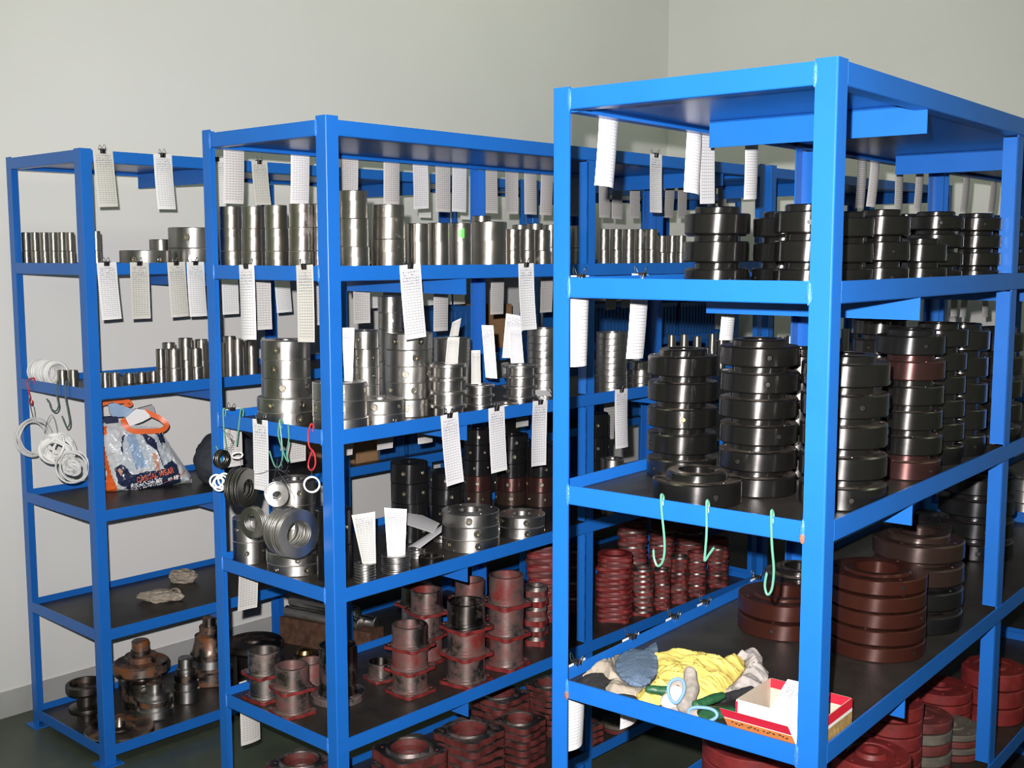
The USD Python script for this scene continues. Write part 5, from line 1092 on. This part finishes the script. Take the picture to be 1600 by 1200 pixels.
def cuff(parent, cen, ax, rx, ry, length, m, hem, xh=(0, 0, 1)):
    """open knitted cuff: an oval tube with a rolled blue hem"""
    B = basis(ax, xh); a = np.linspace(0, 2 * math.pi, 30, endpoint=False)
    wob = 1 + .10 * np.sin(2 * a + .6) + .06 * np.sin(3 * a)
    rim = np.stack([rx * np.cos(a) * wob, ry * np.sin(a) * wob, 0 * a], 1)
    rows = [rim * (1 - .05 * k, 1 - .03 * k, 1) + (0, 0, -length * k / 5) for k in range(6)]
    inn = [r * (.93, .93, 1) + (0, 0, 0) for r in rows]
    V = np.vstack(rows + inn) @ B.T + cen; f = []
    for k in range(5):
        for j in range(30):
            j2 = (j + 1) % 30; A0, A1, B0, B1 = k * 30 + j, k * 30 + j2, (k + 1) * 30 + j, (k + 1) * 30 + j2
            f += [(A0, B0, B1), (A0, B1, A1)]; o = 180; f += [(A0 + o, B1 + o, B0 + o), (A0 + o, A1 + o, B1 + o)]
    for j in range(30):
        j2 = (j + 1) % 30; f += [(j, j2, j2 + 180), (j, j2 + 180, j + 180)]
    part(parent, 'cuff', (V, np.array(f)), m, smooth=True)
    part(parent, 'hem', tube(rim @ B.T + cen, .0032, 7, 1, closed=True), hem, label='blue stitched hem')
g = {k: [np.array(p) for p in v] for k, v in PT.items() if k in ('cuffA', 'thumb', 'cuffB', 'greenA', 'greenB', 'darkB', 'greenpalm')}
zmin = lambda p, z: np.array([p[0], p[1], Z3 + z])
o = zmin(g['cuffA'][0], 0)
t = thing('work_glove', 'grey-white work glove standing with its blue-hemmed cuff open', 'glove', (o[0], o[1], Z3))
cA = g['cuffA'][0] - (o[0], o[1], Z3)
pl = g['cuffA'][1] - (o[0], o[1], Z3)
dn = np.array([0, 0, -1.0])
axA = -hfw * .80 + up * .52 - hrt * .10
cuff(t, cA, axA, .0145, .024, .035, 'glove_white', 'hem_blue')
part(t, 'palm', hullchain([cA - axA * .040, cA - axA * .045 - up * .014, np.array([*(cA - axA * .03)[:2], .020]) - hrt * .012], [.0165, .020, .017]), 'glove_white', smooth=True)
th = [p - (o[0], o[1], Z3) for p in g['thumb']]
part(t, 'thumb', hullchain([th[0], th[1], np.array([*th[2][:2], .017])], [.0125, .015, .017], .004), 'glove_grey', smooth=True, label='soiled grey thumb of the glove')
ga = [p - (o[0], o[1], Z3) for p in g['greenA']]
part(t, 'finger', hullchain([ga[0], ga[1]], [.0085, .0095], .004), 'glove_green', smooth=True, label='green rubber finger')
o2 = g['cuffB'][0]
t = thing('work_glove', 'green rubber glove lying with its blue-hemmed cuff facing front', 'glove', (o2[0], o2[1], Z3))
cB = np.array([0, 0, .022]); axB = -hfw * .85 - hrt * .42 + up * .30
cuff(t, cB, axB, .026, .0145, .03, 'glove_white', 'hem_blue', (0, 0, 1))
off = np.array([o2[0], o2[1], Z3])
gb = [p - off for p in g['greenB']]; gd = [p - off for p in g['darkB']]; gp_ = [p - off for p in g['greenpalm']]
part(t, 'palm', hullchain([cB - axB * .032 - (0, 0, .006), np.array([*gp_[0][:2], .016]), np.array([*gp_[1][:2], .014])], [.0185, .022, .017], .006, .62), 'glove_green', smooth=True)
part(t, 'finger', hullchain([np.array([*gb[0][:2], .030]), gb[1] + (0, 0, .004)], [.0105, .0095], .004, .8), 'glove_green', smooth=True)
part(t, 'finger', hullchain([np.array([*gd[0][:2], .012]), np.array([*gd[1][:2], .010])], [.0095, .0075], .004), 'cloth_black', smooth=True, label='blackened finger')

# carton of blank stock cards
BX = PT['box']; bl, bll, brr, br = BX[0], BX[1], BX[2], BX[3]
o = l2w(2, 0, 0, Z3)
t = thing('carton', 'open white-lined carton with red and orange print beside the corner post', 'carton', o, RYAW[2])
u0, u1, v0, v1, hb = .4075, .5735, .0285, .170, .066
th = .0018
part(t, 'wall', join(box(u0, u0 + th, v0, v1, 0, hb)), 'box_inner', smooth=False)
part(t, 'wall', box(u0, u1, v0, v0 + th, 0, hb), 'box_white', smooth=False)
part(t, 'wall', box(u0, u1, v1 - th, v1, 0, hb), 'box_inner', smooth=False)
part(t, 'wall', box(u1 - th, u1, v0, v1, 0, hb), 'box_inner', smooth=False)
part(t, 'base', box(u0, u1, v0, v1, 0, th), 'box_inner', smooth=False)
part(t, 'print_band', box(u1, u1 + .0006, v0, v1, hb * .72, hb), 'print_red', smooth=False)
part(t, 'print_band', box(u1, u1 + .0006, v0, v1, hb * .12, hb * .62), 'print_tan', smooth=False)
part(t, 'print_band', box(u1, u1 + .0006, v0, v1, hb * .62, hb * .72), 'box_white', smooth=False)
part(t, 'print_band', box(u1, u1 + .0006, v0, v1, 0, hb * .12), 'print_orange', smooth=False)
part(t, 'print_band', box(u0, u1, v1 - th - .0008, v1 - th, hb * .72, hb), 'print_red', smooth=False)
part(t, 'print_mark', box(u0 - .0006, u0 + .004, v0 - .0006, v0, hb * .45, hb * .95), 'print_red', smooth=False)
# front flap hinged at the bottom and leaning out over the bar
def slant(z0, z1, yoff, ua, ub):
    y = lambda z: .0135 - .0345 * (z - .012) / .046
    v = np.array([(ua, y(z0) + yoff, z0), (ub, y(z0) + yoff, z0), (ub, y(z1) + yoff, z1), (ua, y(z1) + yoff, z1)])
    w = v + (0, .0009, 0)
    f = np.array([(0, 1, 2), (0, 2, 3), (4, 6, 5), (4, 7, 6), (3, 2, 6), (3, 6, 7), (0, 4, 5), (0, 5, 1), (0, 3, 7), (0, 7, 4), (1, 5, 6), (1, 6, 2)])
    return np.vstack([v, w]), f
fu0, fu1 = u0 - .004, u1 - .036
f_ = part(t, 'front_flap', slant(.012, .066, 0, fu0, fu1), 'box_white', smooth=False)
part(f_, 'print_band', slant(.045, .066, -.0006, fu0, fu1), 'print_red', smooth=False)
part(f_, 'print_band', slant(.012, .042, -.0006, fu0, fu1), 'print_orange', smooth=False)
for k in range(18):
    ux = fu0 + .014 + .0062 * k; zz_ = .033 - .002 * ((k * 7) % 3 - 1)
    if k % 5 == 4: continue
    part(f_, 'print_mark', slant(zz_, zz_ + .003, -.0012, ux, ux + .0035 + .001 * (k % 2)), 'ink', smooth=False)
C_ = [np.array(p) for p in PT['boxcards']]
for i in range(4):
    w, L = .078, .148
    (v, f), uv = card_mesh(w, L, 0, 0, 4, 6, .0012)
    lean = math.radians(-68)
    v = v @ np.array([[1, 0, 0], [0, math.cos(lean), math.sin(lean)], [0, -math.sin(lean), math.cos(lean)]])
    a = math.radians(2)
    v = v @ np.array([[math.cos(a), math.sin(a), 0], [-math.sin(a), math.cos(a), 0], [0, 0, 1]])
    low = v[:, 2].min()
    pos = l2w(2, .484 + .003 * i, .168 - .002 * i, Z3 + .0165 - .0024 * i - low)
    t = thing('stock_card', 'new white stock card leaning in the carton, %s of the pack' % (['front', 'second', 'third', 'rear'][i]), 'stock card', pos, RYAW[2], 'new stock cards in the carton')
    part(t, 'card', (v, f), 'card_white', smooth=False, uv=uv)

# ------------------------------------------------------------------ shopping bag on the left rack
A0, B0 = np.array(PT['bag'][0]), np.array(PT['bag'][1])
e1 = B0 - A0; WB = np.linalg.norm(e1); e1 /= WB
nb = np.cross(up, e1) * -1
if nb @ (EYE - A0) < 0: nb = -nb
KS = PT['bagscale']
def bc(cx, cy):
    px, py = 140 + cx / 6.0, 600 + cy / 6.0
    s = (px - 168) / 138.0
    return s * WB, (772 - 14 * s - py) * KS
def bpoly(pts): return Polygon([bc(*p) for p in pts]).buffer(0)
OUT = bpoly([(165, 1030), (220, 1048), (400, 1045), (640, 1010), (860, 965), (995, 945), (985, 880), (900, 740), (800, 590), (715, 440), (690, 410), (560, 400), (400, 390), (300, 350), (200, 380), (100, 420), (115, 520), (140, 640), (190, 850)])
REG = [('print_orange_edge', 'bag_orange', [(105, 425), (200, 405), (195, 480), (150, 490), (180, 640), (235, 900), (275, 1005), (225, 1040), (165, 1032), (195, 850), (135, 640)]),
       ('print_figure', 'print_navy', [(250, 800), (300, 755), (340, 770), (400, 850), (480, 830), (560, 810), (640, 800), (700, 790), (640, 620), (560, 560), (480, 480), (560, 470), (640, 520), (650, 460), (700, 470), (745, 560), (700, 545), (700, 640), (750, 730), (790, 715), (835, 760), (865, 930), (800, 965), (600, 1010), (380, 1005), (275, 940)]),
       ('print_figure', 'print_navy', [(310, 600), (330, 500), (375, 455), (325, 560), (318, 720)]),
       ('print_shirt', 'print_sky', [(360, 480), (450, 470), (500, 620), (545, 765), (430, 800), (395, 640)]),
       ('print_jacket', 'print_pale', [(325, 560), (365, 480), (400, 650), (425, 845), (380, 840), (335, 740)]),
       ('print_jacket', 'print_pale', [(450, 470), (520, 480), (575, 600), (625, 800), (570, 815), (500, 650)]),
       ('print_jacket', 'print_pale', [(635, 480), (660, 470), (720, 640), (770, 720), (700, 760), (650, 620)]),
       ('print_arm', 'print_skin', [(588, 640), (628, 635), (662, 800), (612, 805)]),
       ('print_face', 'print_skin', [(275, 810), (300, 790), (318, 830), (300, 865)]),
       ('print_strap', 'print_navy', [(690, 450), (715, 445), (745, 545), (720, 560)]),
       ('print_corner', 'print_sky', [(240, 1045), (300, 1000), (345, 1005), (300, 1048)])]
REGP = [(n_, m_, bpoly(p_)) for n_, m_, p_ in REG]
def bulge(a, h):
    q = np.stack([a * 14, h * 14, 0 * a], -1)
    d = np.maximum(shapely.distance(OUT.exterior, shapely.points(a, h)), 0)
    fl = np.minimum(1, (h + .004) / .03)
    return (.070 * (1 - np.exp(-d / .035)) * (1 - .45 * np.clip(h / .27, 0, 1)) + (.016 * (meshkit.fbm(q * 1.6, 3, 5) - .5) + .008 * (1 - np.abs(2 * meshkit.fbm(q * 3.2, 2, 8) - 1)) ** 2) * np.minimum(1, d / .02))
OFF = .055
def bagpt(a, h, off=0.0): return A0 - nb * OFF + e1 * np.asarray(a)[..., None] + up * np.asarray(h)[..., None] + nb * (bulge(a, h) + off)[..., None]
x0, y0, x1, y1 = OUT.bounds
ga_, gh_ = np.linspace(x0, x1, 96), np.linspace(max(y0, .001), y1, 84)
GA, GH = np.meshgrid(ga_, gh_); ins = shapely.contains_xy(OUT.buffer(.002), GA, GH)
FP = bagpt(GA.ravel(), GH.ravel()).reshape(84, 96, 3)
BP = (A0 - nb * OFF + e1 * GA[..., None] + up * GH[..., None] - nb * (bulge(GA.ravel(), GH.ravel()).reshape(84, 96) * .8)[..., None])
bag = thing('shopping_bag', 'stuffed plastic shopping bag with orange handles on the left rack', 'bag', A0 + e1 * WB / 2)
O_ = A0 + e1 * WB / 2
cells = {}
ca, ch = (GA[:-1, :-1] + GA[1:, 1:]) / 2, (GH[:-1, :-1] + GH[1:, 1:]) / 2
reg = np.full(ca.shape, -1)
for i, (_, _, P_) in enumerate(REGP): reg[shapely.contains_xy(P_, ca, ch)] = i
full = ins[:-1, :-1] & ins[1:, :-1] & ins[:-1, 1:] & ins[1:, 1:]
idx = np.arange(84 * 96).reshape(84, 96)
def quads(mask, flip=False):
    a, b, c, d = idx[:-1, :-1][mask], idx[:-1, 1:][mask], idx[1:, 1:][mask], idx[1:, :-1][mask]
    f = np.vstack([np.stack([a, b, c], 1), np.stack([a, c, d], 1)])
    return f[:, ::-1] if flip else f
def sub(P, f):
    u_, inv = np.unique(f, return_inverse=True)
    return P.reshape(-1, 3)[u_] - O_, inv.reshape(f.shape)
flip = np.cross(e1, up) @ nb < 0
part(bag, 'front', sub(FP, quads(full & (reg < 0), flip)), 'bag_white', smooth=True)
part(bag, 'back', sub(BP, quads(full, not flip)), 'bag_grey', smooth=True)
for i, (n_, m_, _) in enumerate(REGP):
    f = quads(full & (reg == i), flip)
    if len(f): part(bag, n_, sub(FP, f), m_, smooth=True)
def on_bag(mesh, p, q, off):
    """lettering laid along the bag's front from crop point p to q"""
    v, f = np.array(mesh.vertices), np.array(mesh.faces)
    P, Q = np.array(bc(*p)), np.array(bc(*q)); d = Q - P; L = np.linalg.norm(d); d /= L; n_ = np.array([-d[1], d[0]])
    w = v[:, 0].max(); xy = P + np.outer(v[:, 0] * L / w, d) + np.outer(v[:, 1], n_)
    return bagpt(xy[:, 0], xy[:, 1], off + v[:, 2]) - O_, f
part(bag, 'lettering', on_bag(meshkit.text_mesh('CASUAL WEAR', .0205, .0006, True), (440, 925), (790, 825), .0015), 'print_coral', smooth=False, label='coral lettering reading CASUAL WEAR')
STROKES = {  # brush strokes of the four characters, in a unit square, y up
    0: [[(0, .82), (.42, .82)], [(.2, 1), (.05, .55), (.42, .55)], [(.22, .75), (.22, 0)], [(0, .22), (.45, .32)], [(.52, .9), (.92, .9), (.55, .5)], [(.65, .72), (.98, .5)], [(.55, .4), (.95, .4)], [(.75, .4), (.75, .04)], [(.5, .03), (1, .03)]],
    1: [[(0, .7), (.42, .7)], [(.2, 1), (.2, 0)], [(.2, .65), (0, .3)], [(.22, .6), (.4, .42)], [(.62, .95), (.48, .55)], [(.75, .95), (1, .55)], [(.7, .5), (.5, .08), (.95, .12)], [(.85, .3), (1, .02)]],
    2: [[(.05, .85), (.42, .85)], [(0, .6), (.48, .6)], [(.25, .6), (.05, .15), (.42, .2)], [(.35, .38), (.46, .08)], [(.5, .68), (.95, .68), (.9, .05), (.78, .1)], [(.7, 1), (.68, .5), (.48, .02)]],
    3: [[(.12, .85), (.95, .85)], [(.12, .85), (.1, .5), (0, .35)], [(.22, .7), (.52, .7)], [(.25, .58), (.5, .58), (.5, .42), (.25, .42), (.25, .58)], [(.62, 1), (.7, .6), (.95, .38)], [(.9, .65), (.6, .4)], [(.08, .25), (.02, .02)], [(.25, .28), (.3, .04), (.72, .04), (.74, .15)], [(.5, .3), (.56, .18)], [(.82, .28), (.98, .08)]]}
def strokes(ks, sz, gap, th):
    ms = []
    for i, k in enumerate(ks):
        for s in STROKES[k]:
            ln = shapely.LineString([((x + i * (1 + gap)) * sz, y * sz) for x, y in s]).buffer(th, cap_style='round')
            ms.append(trimesh.Trimesh(*man(extrude(ln, .0006)), process=False))
    return trimesh.util.concatenate(ms)
part(bag, 'lettering', on_bag(strokes([0, 1, 2, 3], .030, .12, .0019), (395, 1012), (690, 945), .0015), 'print_white', smooth=False, label='white brush characters')
part(bag, 'lettering', on_bag(strokes([2, 0], .017, .35, .0012), (738, 918), (838, 888), .0015), 'print_white', smooth=False, label='small white brush characters')
part(bag, 'print_line', on_bag(trimesh.creation.box((1, .003, .0006)).apply_translation((.5, 0, 0)).subdivide_to_size(.05), (700, 930), (935, 815), .0012), 'print_coral', smooth=False)
def ribbon(pts, w, off0, m, name):
    P = spline([(*bc(*p[:2]), p[2] if len(p) > 2 else 0.0) for p in pts], 5)
    c = A0 - nb * OFF + e1 * P[:, :1] + up * P[:, 1:2] + nb * (off0 + P[:, 2:3])
    t_ = np.gradient(c, axis=0); t_ /= np.linalg.norm(t_, axis=1, keepdims=True)
    s_ = np.cross(t_, nb); s_ /= np.linalg.norm(s_, axis=1, keepdims=True)
    ms = np.vstack([c + s_ * w / 2 - nb * .0008, c + s_ * w / 2 + nb * .0008, c - s_ * w / 2 + nb * .0008, c - s_ * w / 2 - nb * .0008]) - O_
    k = len(c); f = []
    for j in range(4):
        j2 = (j + 1) % 4
        for i in range(k - 1): f += [(j * k + i, j * k + i + 1, j2 * k + i + 1), (j * k + i, j2 * k + i + 1, j2 * k + i)]
    part(bag, name, (ms, np.array(f)), m, smooth=False)
ribbon([(370, 395, -.01), (335, 330), (350, 385, .01), (420, 430, .014), (560, 428, .016), (680, 415, .014), (730, 365, .01), (680, 310, 0), (590, 270, -.02), (545, 250, -.03)], .019, .055, 'bag_orange', 'handle')
ribbon([(120, 370), (118, 270), (200, 205), (330, 185), (420, 175), (450, 205), (390, 215)], .016, -.02, 'bag_orange', 'handle')
def stuffing(pts, off, m, name):
    P = Polygon([bc(*p) for p in pts]).buffer(.004)
    v, f = man(extrude(P, .02))
    w = A0 - nb * OFF + e1 * v[:, :1] + up * v[:, 1:2] + nb * (off + v[:, 2:3]) - O_
    part(bag, name, (w, f if not flip else f[:, ::-1]), m, smooth=False)
stuffing([(240, 205), (280, 195), (480, 262), (400, 300), (270, 310), (250, 280)], .0, 'print_sky', 'folded_cloth')
stuffing([(170, 330), (290, 320), (300, 360), (200, 372)], .004, 'print_navy', 'folded_cloth')
stuffing([(380, 320), (470, 240), (540, 245), (590, 300), (520, 340), (420, 380), (385, 385)], .018, 'print_white', 'folded_cloth')
stuffing([(520, 240), (635, 205), (650, 270), (600, 300)], -.01, 'bag_grey', 'folded_cloth')

# dark jacket and rags on the left rack
def mound(name, label, cat, cen, rad, m, sd, wr=.10):
    s = trimesh.creation.icosphere(4, 1.0); v = np.array(s.vertices)
    n_ = meshkit.fbm(v * 1.8 + sd, 4, sd); rd = 1 - np.abs(2 * meshkit.fbm(v * 3.5 + sd, 3, sd + 2) - 1)
    v = v * (1 + wr * (n_[:, None] - .5) * 3 + wr * (rd[:, None] ** 2 - .3)) * rad
    v[:, 2] = np.maximum(v[:, 2] + rad[2] * .75, 0.0)
    t = thing(name, label, cat, cen)
    part(t, 'cloth', (v, np.array(s.faces)), m, smooth=True)
    return t
mound('work_jacket', 'dark grey jacket heaped beside the shopping bag', 'jacket', l2w(0, .30, .675, LEV[0][3] - MATZ), np.array([.10, .13, .115]), 'jacket_cloth', 3, .045)
RG = [np.array(p) for p in PT['rags']]
Z4 = LEV[0][4] - MATZ
for i, (pts, lab) in enumerate([(RG[:5], 'crumpled cotton glove in front on the left rack fourth shelf'), (RG[5:], 'crumpled cotton glove at the back, left rack fourth shelf')]):
    c = np.mean(pts, 0)
    ic = trimesh.creation.icosphere(4, 1.0); v = np.array(ic.vertices)
    rd = 1 - np.abs(2 * meshkit.fbm(v * 2.6 + i * 5, 3, 20 + i) - 1); n_ = meshkit.fbm(v * 1.4 + 3 * i, 3, 30 + i)
    sc_ = np.array([.075, .034, .022] if i == 0 else [.046, .036, .026])
    v = v * (.55 + .75 * n_[:, None] + .28 * rd[:, None] ** 3) * sc_
    if i == 0: v[:, 1] *= 1 - .45 * np.clip(-v[:, 0] / .075, 0, 1); v[:, 2] *= 1 - .45 * np.clip(-v[:, 0] / .075, 0, 1)
    v[:, 2] = np.maximum(v[:, 2] + sc_[2] * .8, 0)
    B = np.stack([hrt, hfw, up], 1)
    t = thing('cotton_glove', lab, 'glove', (c[0], c[1], Z4))
    part(t, 'palm', (v @ B.T, np.array(ic.faces)), 'cloth_tan', smooth=True)
    if i == 0: part(t, 'cuff', place(lathe([(.015, -.02), (.019, -.02), (.025, .004), (.024, .006), (.019, .002)], 24), basis(-hfw * .8 + hrt * .7 + up * .15), hrt * .062 + up * .026 - hfw * .006), 'cloth_tan')
print('labels', len(LABELS), 'prims', len(list(stage.Traverse())))
